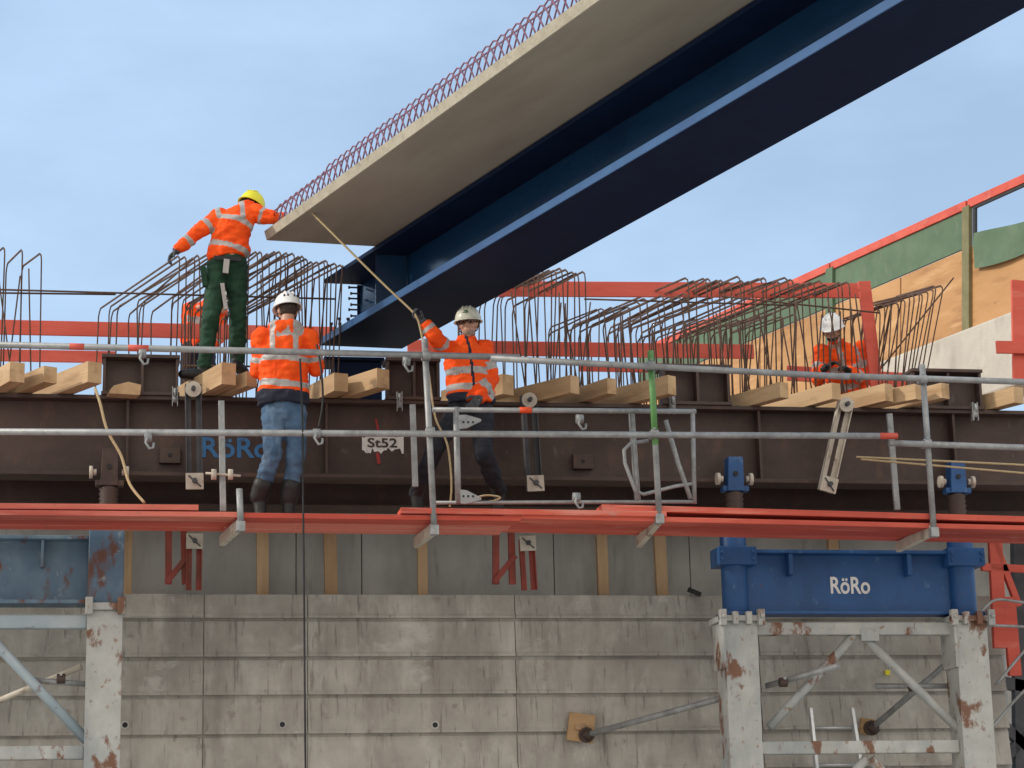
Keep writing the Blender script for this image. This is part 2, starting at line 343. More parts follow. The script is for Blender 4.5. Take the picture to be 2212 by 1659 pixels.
    for (ex,zq) in ((.012,-.012),(.012,-.018),(-.004,-.014)):
        ring=[]
        for j in range(n):
            t=2*math.pi*j/n; pk=max(0,math.sin(t))**3*.04 if ex>0 else 0
            ring.append(mb.bm.verts.new(h0+hr*(.114+ex)*math.cos(t)+hf*((.134+ex)*math.sin(t)+pk)+hu*(zq-pk*.25)))
        rings.append(ring)
    for i in range(len(rings)-1):
        for j in range(n): l=(j+1)%n; mb.f([rings[i][j],rings[i][l],rings[i+1][l],rings[i+1][j]])
    mb.f(rings[0])
    for k in (-1,0,1): mb.tube([h0+hr*.03*k-hf*.105+hu*.082,h0+hr*.032*k-hf*.05+hu*.116,h0+hr*.032*k+hf*.05+hu*.116,h0+hr*.03*k+hf*.105+hu*.082],.007,8)
    hel=mb.build('helmet',hm,root)
    if vents:
        for k in (-2,-1,1,2):
            q=h0-hf*.116*(.98 if abs(k)<2 else .86)+hr*.028*k+hu*.058; mb=MB(); mb.sphere(q,(.008,.010,.014),fr); mb.build('vent',m_dark,hel)
    if logo:
        for k,(w_,z_) in enumerate(((.020,.062),(.028,.046))):
            q=h0+hf*(.124 if k==0 else .133)+hu*z_; mb=MB(); mb.sphere(q,(w_,.006,.006),fr); mb.build('emblem',m_greenband,hel)
    mb=MB()
    for k in (-1,1): mb.tube([h0+hr*.10*k-hu*.01,c+hr*.078*k-hu*.05+hf*.02,c-hu*.115+hf*.04],.005,6)
    mb.build('chin_strap',m_dark,hel)
    return root,tro
def J_(Y,d): return {k:A(v[0],v[1],Y+(v[2] if len(v)>2 else 0)) for k,v in d.items()}
n3=lambda *a: V(a).normalized()
# P1
Y=19.05
J=J_(Y,dict(hem=(494,560),waist=(494,535),chest=(505,484),neck=(528,448,.08),head=(541,450,.2),sL=(472,470),eL=(424,502,-.04),wL=(382,541,-.06),sR=(550,460,.02),eR=(585,470,-.04),wR=(611,471,.06),
 hipL=(472,572),kL=(456,690,-.08),aL=(440,793,0),hipR=(510,572,.02),kR=(514,690,.04),aR=(512,782,.16)))
soles=[A(440,822,Y).z,A(509,803,Y+.16).z]
r1,tro=person('person in yellow helmet, orange jacket and green trousers leaning towards the slab',J,n3(.45,.85,-.35),n3(.25,0,1),m_greencloth,m_boot,m_hyel,m_glove,{'L':(-.8,-.25,0),'R':(.4,.9,0)},soles,
 bands=[(.60,.045),(.14,.05)],abands=[('u',.55,.09),('f',.45,.10)],hands={'L':(n3(-.55,-.05,-.6),n3(.4,-.1,-.9),1,.75),'R':(n3(.8,.4,-.1),n3(0,.2,-1),1,.6)},hem_r=(.185,.13))
mb=MB(); mb.bar(A(480,612,Y-.125),A(488,668,Y-.125),.035,.02,YY); mb.build('pocket_rule',m_band,r1)
mb=MB(); mb.bar(A(490,560,Y-.15),A(487,590,Y-.15),.05,.02,YY); mb.build('belt_tag',m_band,r1)
mb=MB(); mb.bar(A(462,556,Y-.14),A(520,560,Y-.14),.012,.035); mb.build('belt',m_dark,r1)
mb=MB(); mb.bar(A(438,575,Y-.08),A(444,620,Y-.08),.05,.05,YY); mb.build('tool_pouch',m_greencloth,r1,.01)
# P2
Y=18.15
J=J_(Y,dict(hem=(611,876),waist=(612,832),chest=(613,757),neck=(617,704,.03),head=(621,672,.06),sL=(566,728),eL=(556,800,.06),wL=(585,812,.32),sR=(667,728),eR=(682,796,.06),wR=(686,768,.26),
 hipL=(590,890),kL=(588,985,-.07),aL=(560,1072,.05),hipR=(636,890),kR=(640,985,-.03),aR=(624,1076,.05)))
person('person in white helmet, orange hooded jacket and blue jeans with back to us',J,n3(-.25,1,-.15),Z,m_jeans,m_boot,m_hwhite,m_dark,{'L':(-.45,.9,0),'R':(.3,.95,0)},[zp+.002,zp+.002],shaft=.10,tall=True,
 bands=[(.23,.04),(.54,.035)],abands=[('u',.72,.08),('f',.5,.1)],dark_t=.15,hands={'L':(n3(.4,.9,0),n3(.5,0,-.5),1,.7),'R':(n3(-.1,.6,.8),n3(-.9,.3,0),-1,.7)},hem_r=(.212,.15),hood=True,vents=True)
# P3
Y=18.28
J=J_(Y,dict(hem=(1018,872),waist=(1015,832),chest=(1005,780),neck=(1007,736),head=(1012,702,-.03),sL=(960,754,-.04),eL=(940,726,-.22),wL=(916,696,-.22),sR=(1046,754),eR=(1062,820,.04),wR=(1034,862,-.16),
 hipL=(992,888),kL=(938,968,-.22),aL=(900,1068,.02),hipR=(1040,888),kR=(1044,980,-.34),aR=(1078,1064,.04)))
person('person in cream helmet and glasses facing us with one arm raised holding rope',J,n3(-.28,-.95,-.05),n3(-.05,0,1),m_blackcloth,m_boot,m_hcream,m_glove,{'L':(-.8,-.5,0),'R':(.8,-.5,0)},[zp+.002,zp+.002],
 bands=[(.48,.055),(.22,.055)],abands=[('u',.55,.13),('f',.55,.12)],dark_t=.14,straps=False,zip_=True,hands={'L':(n3(-.75,.1,.55),n3(.5,-.6,.6),1,.95),'R':(n3(-.5,-.5,-.6),n3(-.6,.2,-.4),-1,.6)},hem_r=(.205,.145),beard=m_grey,glasses=True,logo=True,dk_m=m_navycloth)
# P4
Y=20.75; zd=zt-.03
J=J_(Y,dict(hem=(1828,862),waist=(1830,830),chest=(1824,786,-.12),neck=(1808,738,-.24),head=(1798,712,-.32),sL=(1774,760,-.2),eL=(1766,818,-.26),wL=(1784,794,-.48),sR=(1862,754,-.14),eR=(1872,818,-.18),wR=(1832,802,-.46),
 hipL=(1806,876),kL=(1800,934,-.05),aL=(1794,985),hipR=(1848,876),kR=(1850,934,-.05),aR=(1853,985)))
person('person in white helmet and orange jacket looking down behind the rebar at right',J,n3(-.5,-.72,-.42),n3(-.15,-.35,.9),m_navycloth,m_boot,m_hwhite,m_dark,{'L':(-.2,-1,0),'R':(.2,-1,0)},[zd,zd],
 bands=[(.25,.05),(.55,.05)],abands=[('u',.6,.1),('f',.5,.1)],hands={'L':(n3(.5,-.5,.3),n3(.3,-.3,-.8),-1,.7),'R':(n3(-.6,-.5,.2),n3(-.3,-.3,-.8),1,.7)},beard=m_hair,hem_r=(.23,.16),lowv=True)
# P5
Y=22.7
J=J_(Y,dict(hem=(428,740),waist=(428,728),chest=(434,690,-.15),neck=(450,655,-.3),head=(482,650,-.38),sL=(412,668,-.15),eL=(406,705,-.25),wL=(430,745,-.4),sR=(474,668,-.15),eR=(478,725,-.2),wR=(455,755,-.35),
 hipL=(412,755),kL=(408,880,-.1),aL=(408,1010),hipR=(446,755),kR=(446,880,-.1),aR=(446,1010)))
person('person in orange jacket bending half hidden behind the green trousers',J,n3(.6,-.4,-.5),n3(.5,-.2,.8),m_navycloth,m_boot,m_hwhite,m_dark,{'L':(0,-1,0),'R':(.2,-1,0)},[zd,zd],
 bands=[(.62,.07)],abands=[('f',.5,.1)],straps=False,hands={'L':(n3(.3,-.5,-.6),n3(.5,0,0),1,.6),'R':(n3(-.3,-.5,-.6),n3(-.5,0,0),-1,.6)},hem_r=(.18,.13),lowv=True)
print('people',time.time()-T0)
# ------------------------------------------------------------------ ground
g=MB(); g.prism([V((-300,-300,-.3)),V((300,-300,-.3)),V((300,300,-.3)),V((-300,300,-.3))],[V((-300,-300,0)),V((300,-300,0)),V((300,300,0)),V((-300,300,0))])
tag(g.build('ground',m_ground),'bare gravel ground below the bridge','ground',kind='structure')
# ------------------------------------------------------------------ abutment wall
YW=20.0
wall=thing('concrete_wall','grey board marked concrete abutment wall with horizontal grooves below the girder','wall',V((xp(800,YW),YW,0)))
zl=zz(1281,YW)
rows=[1281,1338,1420,1501,1584,1667,1750,1833,1916,1999]
jx=[-700,-200,445,665,1105,1620,2138]
mb=MB()
zs=[zz(y,YW) for y in rows]; zs[-1]=max(zs[-1],0)
z_=zs[-1]
while z_>0.4: z_-=.33; zs.append(max(z_,0))
for i in range(len(zs)-1):
    for j in range(len(jx)-1):
        a=xp(jx[j],YW)+.003; b=xp(jx[j+1],YW)-.003
        o=random.uniform(0,.010); zlo,zhi=zs[i+1]+.012,zs[i]-.012
        P=[V((a,YW+.03+o,zhi)),V((a,YW-.004+o,zlo+.04)),V((a,YW-.014+o,zlo+.02)),V((a,YW-.014+o,zlo)),V((a,YW+.07,zlo)),V((a,YW+.07,zhi))]
        mb.prism(P,[p+X*(b-a) for p in P])
mb.bx(xp(-700,YW),xp(2137,YW),YW+.048,YW+2.6,0,zl-.02)
mb.build('lower_wall',m_wall,wall,.005)
mb=MB(); zu=zz(905,20.5); ux=[-700,-60,640,780,1190,1480,1800,2120]
for j in range(len(ux)-1): mb.bx(xp(ux[j],20.5)+.004,xp(ux[j+1],20.5)-.004,20.5,20.6,zl-.021,zu)
mb.bx(xp(-700,20.5),xp(2118,20.5),20.58,22.5,zl-.022,zu-.01)
mb.build('upper_wall',m_wall2,wall,.004)
for (px,py) in [(270,1566),(610,1565),(940,1566),(1565,1568)]:
    c=A(px,py,YW-.016); mb=MB(); mb.tube([c,c+V((0,.04,0))],.038,16); mb.mi=1; mb.tube([c-V((0,.004,0)),c+V((0,.01,0))],.024,14)
    mb.build('tie_hole',[m_wall2,m_dark],wall)
sl=[(270,24,'narrow timber strut on the wall ledge beside the left rusty blue post'),
 (565,26,'pale timber strut on the wall ledge, first one right of the left red bracket'),
 (713,28,'brown timber strut on the wall ledge, second right of the left red bracket'),
 (910,22,'timber strut on the wall ledge just left of the middle red bracket'),
 (1300,24,'pale timber strut on the wall ledge, first right of the middle red bracket'),
 (1427,26,'pale timber strut on the wall ledge, nearest to the blue lettered trestle'),
 (1800,24,'timber strut on the ledge behind the blue lettered trestle')]
for k,(px,w,lab) in enumerate(sl):
    Yt=20.25; x=xp(px,Yt,1250); hw=w/2/238; mb=MB()
    mb.bar(V((x+.01,Yt,zl-.018)),V((x-.012*(k%3-1),Yt,zz(1010,Yt))),hw*2,.08)
    tag(mb.build('timber_strut',m_oldtimber if k==2 else m_strut,None,.004),lab,'timber')
# ------------------------------------------------------------------ girder
gx0,gx1=xp(-260,YG),xp(2500,YG)
gir=thing('steel_girder','long dark brown steel girder with faded blue letters carrying the timbers','girder',V((xp(1106,19),19,zb)))
mb=MB(); mb.bx(gx0,gx1,18.99,19.01,zb+.035,zt-.035); mb.build('web',m_brown,gir)
mb=MB(); mb.bx(gx0,gx1,YG,19.15,zt-.035,zt); mb.build('top_flange',m_brown,gir,.004)
mb=MB(); mb.bx(gx0,gx1,YG,19.15,zb,zb+.035); mb.build('bottom_flange',m_brown,gir,.004)
for px in (-80,275,705,1640,2060):
    x=xp(px,18.9); mb=MB(); mb.bx(x-.012,x+.012,YG+.02,18.988,zb+.036,zt-.036); mb.build('stiffener',m_brown,gir,.002)
for (px,py) in [(367,985),(1258,998)]:
    c=A(px,py,18.97); mb=MB(); mb.bx(c.x-.09,c.x+.09,18.93,18.988,c.z-.07,c.z+.07); mb.mi=1
    mb.tube([c+V((0,-.045,0)),c+V((0,-.02,0))],.02,12); mb.build('lug_plate',[m_brown,m_dark],gir,.006)
text('RöRo',(436,944),(583,990),18.985,m_fadedblue,gir)
mb=MB()
pts=[]
for i in range(25): pts.append((782+90*i/24,941+random.uniform(-6,5)))
for i in range(25): pts.append((872-90*i/24,973+random.uniform(-6,8)))
mb.f([mb.bm.verts.new(A(x,y,18.983)) for x,y in pts])
mb.build('paint_patch',m_white,gir)
text('St52',(794,946),(858,967),18.976,m_brown,gir,'lettering',.015)
for (a,b,w) in [((812,905),(818,934),.02),((815,978),(819,1002),.03)]:
    mb=MB(); mb.bar(A(a[0],a[1],18.984),A(b[0],b[1],18.984),w,.004,YY)
    mb.build('spray_mark',m_redpaint,gir)
ib=thing('shade_girder','dark steel girder added for shade just behind the lettered brown girder','girder',V((xp(1106,19.5),19.5,zz(1102,19.45))))  # extra girder added to shade the wall below the brown one
zi=zz(1102,19.45)
mb=MB(); mb.bx(gx0,gx1,19.55,19.57,zi+.03,zt-.26); mb.build('web',m_brown,ib)
mb=MB(); mb.bx(gx0,gx1,19.42,19.70,zi,zi+.03); mb.build('bottom_flange',m_brown,ib,.003)
# ------------------------------------------------------------------ deck formwork
dk=thing('deck_formwork','dark plywood deck formwork lying behind the brown girder','formwork',V((xp(1106,21),21,zt-.1)))
mb=MB(); mb.bx(gx0,gx1+1,19.2,25,zt-.07,zt-.03); mb.build('panel',m_oldtimber,dk)
for Yj in (19.75,20.4):
    mb=MB(); mb.bx(gx0,gx1,Yj,Yj+.12,zt-.25,zt-.071); mb.build('joist',m_oldtimber,dk)
# ------------------------------------------------------------------ stub beams on girder
for (a,b,ty,lab) in [(222,385,765,'dark steel packing beam on the girder left of the green trousers'),(832,945,772,'dark steel packing beam on the girder beside the man with raised arm'),(1424,1568,786,'dark steel packing beam on the girder right of the green post'),(1960,2108,796,'dark steel packing beam on the girder at the far right')]:
    Yc=18.98; x0,x1=xp(a,Yc,820),xp(b,Yc,820); zt2=zz(ty,Yc-.15,(a+b)/2)
    t=thing('packing_beam',lab,'steel beam',V(((x0+x1)/2,Yc,zt)))
    mb=MB(); mb.bx(x0-.01,x1+.01,Yc-.15,Yc+.15,zt2-.03,zt2); mb.build('top_flange',m_brown,t,.003)
    mb=MB(); mb.bx(x0-.01,x1+.01,Yc-.15,Yc+.15,zt+.001,zt+.03); mb.build('bottom_flange',m_brown,t,.003)
    mb=MB(); mb.bx(x0,x1,Yc-.01,Yc+.01,zt+.031,zt2-.031); mb.build('web',m_brown,t)
    for q in (.02,.52,.98):
        x=x0+(x1-x0)*q; mb=MB(); mb.bx(x-.012,x+.012,Yc-.13,Yc-.011,zt+.031,zt2-.031); mb.build('stiffener',m_brown,t)
# ------------------------------------------------------------------ timbers on girder
tl=[(36,.13,.17,1.2,'pale square timber end over the girder at the far left edge'),
(108,.12,.14,1.3,'pale timber end over the girder, second from the left edge'),
(204,.13,.18,1.5,'pale timber end with the cream rope hanging from it'),
(494,.13,.19,1.3,'pale timber end just right of the left boots of the man in green trousers'),
(544,.10,.13,1.0,'short timber end behind the arm of the man in jeans'),
(737,.13,.16,1.4,'pale timber end right of the man in jeans, left one of two'),
(828,.13,.17,1.6,'pale timber end left of the packing beam beside the man with raised arm'),
(1098,.12,.18,.9,'dim timber end just right of the man with raised arm'),
(1242,.11,.16,2.0,'pale timber end between the man with raised arm and the green post, left one'),
(1322,.10,.14,1.9,'pale timber end left of the green post, middle of three'),
(1452,.10,.17,2.2,'pale timber end crossing behind the green post'),
(1694,.10,.14,2.2,'long pale timber right of the packing beam by the green post'),
(1806,.10,.15,2.2,'pale timber end left of the tilted tie yoke'),
(1920,.10,.16,1.8,'pale timber end right of the tilted tie yoke'),
(1984,.10,.14,1.9,'pale timber end left of the right scaffold post'),
(2042,.10,.14,1.8,'pale timber end just right of the right scaffold post'),
(2200,.12,.15,2.1,'pale timber end at the right edge of the girder')]
for k,(px,w,h,L,lab) in enumerate(tl):
    Yn=18.56+random.uniform(-.14,.06); x=xp(px,Yn,840)
    d=(AH+V((random.uniform(-.36,-.06) if px>1100 else random.uniform(-.22,.03),0,0))).normalized()
    p=V((x,Yn,zt+h/2+.003+random.uniform(0,.012))); mb=MB()
    mb.bar(p,p+d*L+Z*random.uniform(-.0,.02),w,h)
    tag(mb.build('timber_beam',m_timber,None,.0012),lab,'timber')
mb=MB(); c=A(272,838,18.7)
mb.prism([c+V((-.14,0,-.05)),c+V((.12,0,-.06)),c+V((.13,0,.03)),c+V((.02,0,.055)),c+V((-.10,0,.02))],[c+V((-.2,.3,-.05)),c+V((.05,.3,-.06)),c+V((.07,.3,.03)),c+V((-.03,.3,.06)),c+V((-.16,.3,.02))])
tag(mb.build('broken_timber',m_timber,None,.003),'low broken timber offcut in front of the left packing beam','timber')
# ------------------------------------------------------------------ beam clips on the top flange
for (px,py,lab) in [(378,855,'grey roller clip on the girder left of the first tie yoke'),(863,866,'grey roller clip on the girder left of the man with raised arm'),(1452,872,'grey roller clip on the girder right of the green post'),(2106,888,'grey roller clip at the right end of the girder')]:
    c=A(px,py,YG-.03); t=thing('beam_clip',lab,'clamp',c)
    mb=MB(); mb.tube([c+V((-.012,0,.02)),c+V((.012,0,.02))],.05,18); mb.build('roller',m_galv,t)
    mb=MB(); mb.tube([c+V((-.018,0,-.03)),c+V((.018,0,-.03))],.034,16); mb.build('roller',m_galv,t)
    for s in (-1,1):
        mb=MB(); mb.bx(c.x+s*.0215-.0035,c.x+s*.0215+.0035,c.y-.02,c.y+.05,c.z-.09,c.z+.08); mb.build('side_plate',m_galv,t)
# ------------------------------------------------------------------ tie yokes
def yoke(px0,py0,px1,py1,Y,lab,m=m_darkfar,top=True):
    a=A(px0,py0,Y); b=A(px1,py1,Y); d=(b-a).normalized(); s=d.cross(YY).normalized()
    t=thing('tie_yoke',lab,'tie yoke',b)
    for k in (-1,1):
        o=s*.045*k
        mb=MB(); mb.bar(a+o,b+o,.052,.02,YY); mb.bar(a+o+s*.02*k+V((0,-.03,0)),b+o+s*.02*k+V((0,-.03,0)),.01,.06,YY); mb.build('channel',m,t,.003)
    if top:
        c=a+d*.05+V((0,-.075,0)); mb=MB(); mb.tube([c,c+V((0,.03,0))],.068,20); mb.build('washer',m_cream,t)
        mb=MB(); mb.tube([c-V((0,.05,0)),c],.02,8); mb.build('nut',m_darkfar,t)
    c=b-d*.05+V((0,-.085,0)); e=(s*.075,V((0,.02,0)),d*.07)
    mb=MB(); P=[c+e[0]*i-e[1]*.5+e[2]*j for i,j in ((-1,-1),(1,-1),(1,1),(-1,1))]; mb.prism(P,[p+e[1] for p in P])
    pl=mb.build('end_plate',m_cream,t,.004)
    mb=MB(); mb.tube([c+V((0,-.06,0)),c],.022,6); mb.bar(c+e[0]*.7+e[2]*.7+V((0,-.012,0)),c-e[0]*.7-e[2]*.7+V((0,-.012,0)),.012,.01,YY); mb.build('nut',m_darkfar,pl)
yoke(417,832,420,1056,18.72,'dark vertical tie yoke left of the man in jeans, with square end plate')
yoke(1140,856,1154,1060,18.72,'dark vertical tie yoke behind the galvanised gate, orange tape above')
yoke(1826,866,1782,1062,18.72,'pale tilted tie yoke hanging right of the gate',m_cream)
yoke(418,1275,420,1160,19.85,'reddish tie yoke under the planks at left, with white square plate',m_redsteel,False)
yoke(1143,1275,1136,1165,19.85,'reddish tie yoke under the planks beside the middle red bracket',m_redsteel,False)
for (px,lab) in [(378,'dark red steel bracket under the planks left of the lower tie yoke'),(1085,'dark red steel bracket under the middle of the planks')]:
    Yb=19.9; t=thing('steel_bracket',lab,'bracket',A(px,1260,Yb))
    for k,(o,o2) in enumerate(((-14,-14),(16,22))):
        mb=MB(); mb.bar(A(px+o,1035,Yb),A(px+o2,1262,Yb),.06,.05,YY); mb.build('upright',m_redsteel,t,.003)
    mb=MB(); mb.bar(A(px-18,1258,Yb-.03),A(px+28,1200,Yb-.03),.05,.04,YY); mb.build('brace',m_redsteel,t,.003)
# ------------------------------------------------------------------ jacks
def jack(px,yt,yb,ybase,m,lab,Y=18.7):
    c=A(px,(yt+yb)/2,Y); h=(A(px,yt,Y).z-A(px,yb,Y).z)/2; w=.075
    t=thing('screw_jack',lab,'jack',A(px,ybase,Y+.15))
    mb=MB()
    P=[V((c.x-w,c.y,c.z-h)),V((c.x+w,c.y,c.z-h)),V((c.x+w,c.y,c.z+h)),V((c.x-w*.8,c.y,c.z+h))]; mb.prism(P,[p+V((0,.14,0)) for p in P])
    mb.bx(c.x-w-.04,c.x+w+.05,c.y+.02,c.y+.12,c.z-h,c.z-h+.05)
    b=mb.build('block',m,t,.006)
    mb=MB(); mb.tube([c+V((0,-.012,.0)),c+V((0,.01,.0))],.022,14); mb.build('pin_hole',m_dark,b)
    for k in (-1,1):
        q=c+V((k*(w+.06),.05,-.04)); mb=MB(); mb.tube([q-V((k*.03,0,0)),q],.028,14); mb.tube([q,q+V((k*.03,0,0))],.055,16); mb.build('roller',m_cream,t)
    z0=A(px,ybase,Y+.15).z; z1=c.z-h; mb=MB(); n=9; pts=[]; rs=[]
    for i in range(n*2+1):
        pts.append(V((c.x,c.y+.08,z0+(z1-z0)*i/(n*2)))); rs.append(.085 if i%2 else .072)
    mb.tube(pts,rs,16); mb.build('spindle',m_brown,t)
jack(1589,986,1060,1160,m_blue,'blue screw jack under the girder, left of two on the blue trestle')
jack(2070,995,1064,1165,m_blue,'blue screw jack under the girder, right one of two on the blue trestle')
jack(236,968,1048,1150,m_brown,'rusty brown screw jack under the girder on the left trestle')
# ------------------------------------------------------------------ trestles
def diag(t,a,b,Ya,Yb,r=.04,m=m_legs,name='brace'):
    mb=MB(); mb.tube([A(a[0],a[1],Ya),A(b[0],b[1],Yb)],r,12); return mb.build(name,m,t)
YT=18.6
tr=thing('support_trestle','steel trestle with bright blue lettered crossbeam and pale rust patched legs','trestle',V((xp(1840,YT),YT,0)))
z1,z0=zz(1190,YT,1840),zz(1328,YT,1840); xa,xb=xp(1590,YT,1260),xp(2083,YT,1260)
mb=MB(); mb.bx(xa,xb,YT+.06,YT+.09,z0+.03,z1-.03); mb.bx(xa,xb,YT-.06,YT+.2,z1-.03,z1); mb.bx(xa,xb,YT-.06,YT+.2,z0,z0+.03)
for px in (1705,1960): x=xp(px,YT,1210); mb.bx(x-.02,x+.02,YT-.05,YT+.058,z1-.22,z1-.032)
cb=mb.build('cross_beam',m_blue,tr,.004)
text('RöRo',(1793,1246),(1880,1283),YT+.056,m_white,cb)
for x,px in ((xa,1590),(xb,2083)):
    mb=MB(); zt3=zz(1152,YT,px); mb.tube([V((x,YT+.05,z0-.01)),V((x,YT+.05,zt3))],.115,24)
    mb.bx(x-.17,x+.17,YT-.10,YT+.2,z1-.14,z1+.02); mb.bx(x-.14,x+.14,YT-.1,YT+.2,z0-.02,z0+.02)
    for k in (-1,1):
        for q in (-.03,-.09): mb.tube([V((x+k*.14,YT-.125,z1+q)),V((x+k*.14,YT-.1,z1+q))],.018,6)
    mb.build('post',m_blue,tr,.005)
    mb=MB(); mb.tube([V((x,YT+.05,zt3)),V((x,YT+.05,zt3+.05))],.15,20); mb.build('post_cap',m_galv,tr)
    zh=z0-.02
    mb=MB(); mb.bx(x-.2,x+.2,YT-.14,YT+.24,zh-.05,zh-.0)
    for k in (-1,1):
        mb.bx(x+k*.17-.03,x+k*.17+.03,YT-.17,YT-.1,zh-.09,zh+.05); mb.tube([V((x+k*.17,YT-.21,zh-.01)),V((x+k*.17,YT-.16,zh-.01))],.02,6)
        mb.bx(x+k*.06-.025,x+k*.06+.025,YT-.17,YT-.1,zh-.08,zh+.03)
    mb.build('head_plate',m_legs,tr,.006)
    mb=MB(); mb.bx(x-.145,x+.145,YT-.1,YT+.2,.02,zh-.051)
    mb.bx(x-.17,x-.146,YT-.12,YT+.22,zh-.45,zh-.052)
    for q in range(9):
        for k in (-1,1): mb.tube([V((x+k*.1,YT-.108,zh-.15-q*.3)),V((x+k*.1,YT-.1,zh-.15-q*.3))],.012,6)
    mb.bx(x-.2,x+.2,YT-.16,YT+.26,0,.02)
    mb.build('leg',m_legs,tr,.012)
for py in (1358,1614):
    z=zz(py,YT,1860); mb=MB(); mb.bx(xa+.146,xb-.146,YT-.02,YT+.1,z-.055,z+.055); mb.build('cross_bar',m_legs,tr,.01)
diag(tr,(1662,1572),(1845,1372),YT+.04,YT+.04); diag(tr,(1862,1372),(2086,1590),YT+.04,YT+.04)
diag(tr,(1870,1640),(1800,1720),YT+.04,YT+.04); diag(tr,(1880,1640),(1960,1720),YT+.04,YT+.04)
mb=MB(); mb.bx(xp(1835,YT),xp(1872,YT),YT-.03,YT+.0,zz(1385,YT,1850),zz(1360,YT,1850)); mb.build('gusset',m_legs,tr)
tl2=thing('support_trestle','rusty blue and grey trestle cut by the left edge of the photo','trestle',V((xp(225,YT),YT,0)))
z1,z0=zz(1160,YT,100),zz(1306,YT,100); xa,xb=xp(-420,YT,1260),xp(229,YT,1260)
mb=MB(); mb.bx(xa,xb-.15,YT+.03,YT+.06,z0+.03,z1-.03); mb.bx(xa,xb-.15,YT-.1,YT+.2,z1-.03,z1); mb.bx(xa,xb-.15,YT-.1,YT+.2,z0,z0+.03)
x=xp(92,YT,1210); mb.bx(x-.012,x+.012,YT-.08,YT+.028,z1-.26,z1-.032)
mb.build('cross_beam',m_blueworn,tl2,.004)
for x in (xa,xb):
    mb=MB(); mb.bx(x-.145,x+.145,YT-.12,YT+.2,z0-.0,zz(1140,YT,225)); mb.build('post',m_blueworn,tl2,.01)
    mb=MB(); mb.bx(x-.16,x+.16,YT-.16,YT+.24,z0-.06,z0-.001)
    for k in (-1,1): mb.bx(x+k*.13-.03,x+k*.13+.03,YT-.2,YT-.12,z0-.10,z0+.04)
    mb.build('head_plate',m_legs,tl2,.006)
    mb=MB(); mb.bx(x-.148,x+.142,YT-.11,YT+.2,.02,z0-.061); mb.bx(x-.2,x+.2,YT-.16,YT+.26,0,.02)
    for q in range(9):
        for k in (-1,1): mb.tube([V((x+k*.1,YT-.118,z0-.2-q*.3)),V((x+k*.1,YT-.11,z0-.2-q*.3))],.012,6)
    mb.build('leg',m_legs,tl2,.012)
for py in (1343,1626):
    z=zz(py,YT,90); mb=MB(); mb.bx(xa+.146,xb-.15,YT-.02,YT+.1,z-.055,z+.055); mb.build('cross_bar',m_legs if py>1500 else m_paleblue,tl2,.01)
diag(tl2,(-60,1335),(188,1600),YT+.04,YT+.04,.042,m_paleblue)
diag(tl2,(75,1470),(190,1478),YT+.1,YT+.1,.024,m_galv)
mb=MB(); mb.tube([A(-30,1525,19.2),A(176,1440,18.9)],.026,10); tag(mb.build('loose_tube',m_cream),'loose tan tube leaning behind the left trestle brace','tube')
mb=MB(); mb.tube([A(1655,1482,18.75),A(1812,1438,18.3)],.026,10); tag(mb.build('loose_tube',m_galv),'short loose grey tube clamped to the right trestle above the ladder','tube')
mb=MB(); mb.tube([A(1890,1482,18.9),A(2078,1482,18.8)],.024,10); tag(mb.build('loose_tube',m_galv),'level grey tube behind the right trestle brace','tube')
for (px,py,Y,lab) in [(132,1466,18.66,'rusty tube clamp on the left trestle tube'),(1692,1474,18.55,'rusty tube clamp at the left leg of the blue trestle'),(1972,1484,18.75,'rusty tube clamp on the level tube behind the right brace')]:
    c=A(px,py,Y); t=thing('tube_clamp',lab,'clamp',c)
    mb=MB(); mb.tube([c-X*.035,c+X*.035],.042,10); mb.build('body',m_brown,t,.004)
    mb=MB(); mb.tube([c+V((0,-.07,.03)),c+V((0,.02,.03))],.012,6); mb.build('bolt',m_galv,t)
def prop(pad,a,b,Ya,Yb,lab,lab2):
    p=A(pad[0],pad[1],YW-.044); t=thing('plywood_pad',lab2,'plywood pad',p)
    mb=MB(); s=pad[2]/240; th=R(-8); e1=V((math.cos(th),0,math.sin(th)))*s; e2=V((-math.sin(th),0,math.cos(th)))*s*1.05
    P=[p+e1*i+e2*j-V((0,.02,0)) for i,j in ((-1,-1),(1,-1),(1,1),(-1,1))]; mb.prism(P,[q+V((0,.045,0)) for q in P]); mb.build('board',m_pad,t,.003)
    mb=MB(); mb.bar(p-e1*.5+V((0,-.03,0)),p+e1*.6+V((0,-.03,0)),.02,.05); mb.build('batten',m_oldtimber,t)
    t=thing('steel_prop',lab,'prop',A(a[0],a[1],Ya)); mb=MB(); pa,pb=A(a[0],a[1],Ya),A(b[0],b[1],Yb); mb.tube([pa,pb],.028,12); mb.build('tube',m_galv,t)
    c=pb; mb=MB(); mb.tube([c+V((-.03,-.02,.03)),c+V((.04,0,-.04))],.04,10); mb.tube([c,c+V((0,.05,0))],.07,12); mb.build('foot_plate',m_brown,t)
prop((1255,1572,29),(1590,1500),(1268,1587),18.8,19.89,'slanting steel prop from the blue trestle to the wall','square plywood pad on the wall under the slanting prop')
prop((1874,1570,17),(2085,1400),(1884,1572),18.9,19.89,'steel prop seen through the right trestle above the ladder','small plywood pad on the wall behind the ladder')
mb=MB(); c=A(1918,1452,YW-.022); mb.bx(c.x-.02,c.x+.02,c.y-.004,c.y+.03,c.z-.025,c.z+.02)
tag(mb.build('wall_tag',m_yellow),'tiny yellow tag on the concrete behind the right trestle','tag')
mb=MB(); c=A(1500,1280,YW-.02); mb.bar(c+V((-.06,0,.03)),c+V((.06,0,-.02)),.03,.04); tag(mb.build('steel_offcut',m_dark),'small dark steel offcut on the wall ledge left of the blue trestle','offcut')
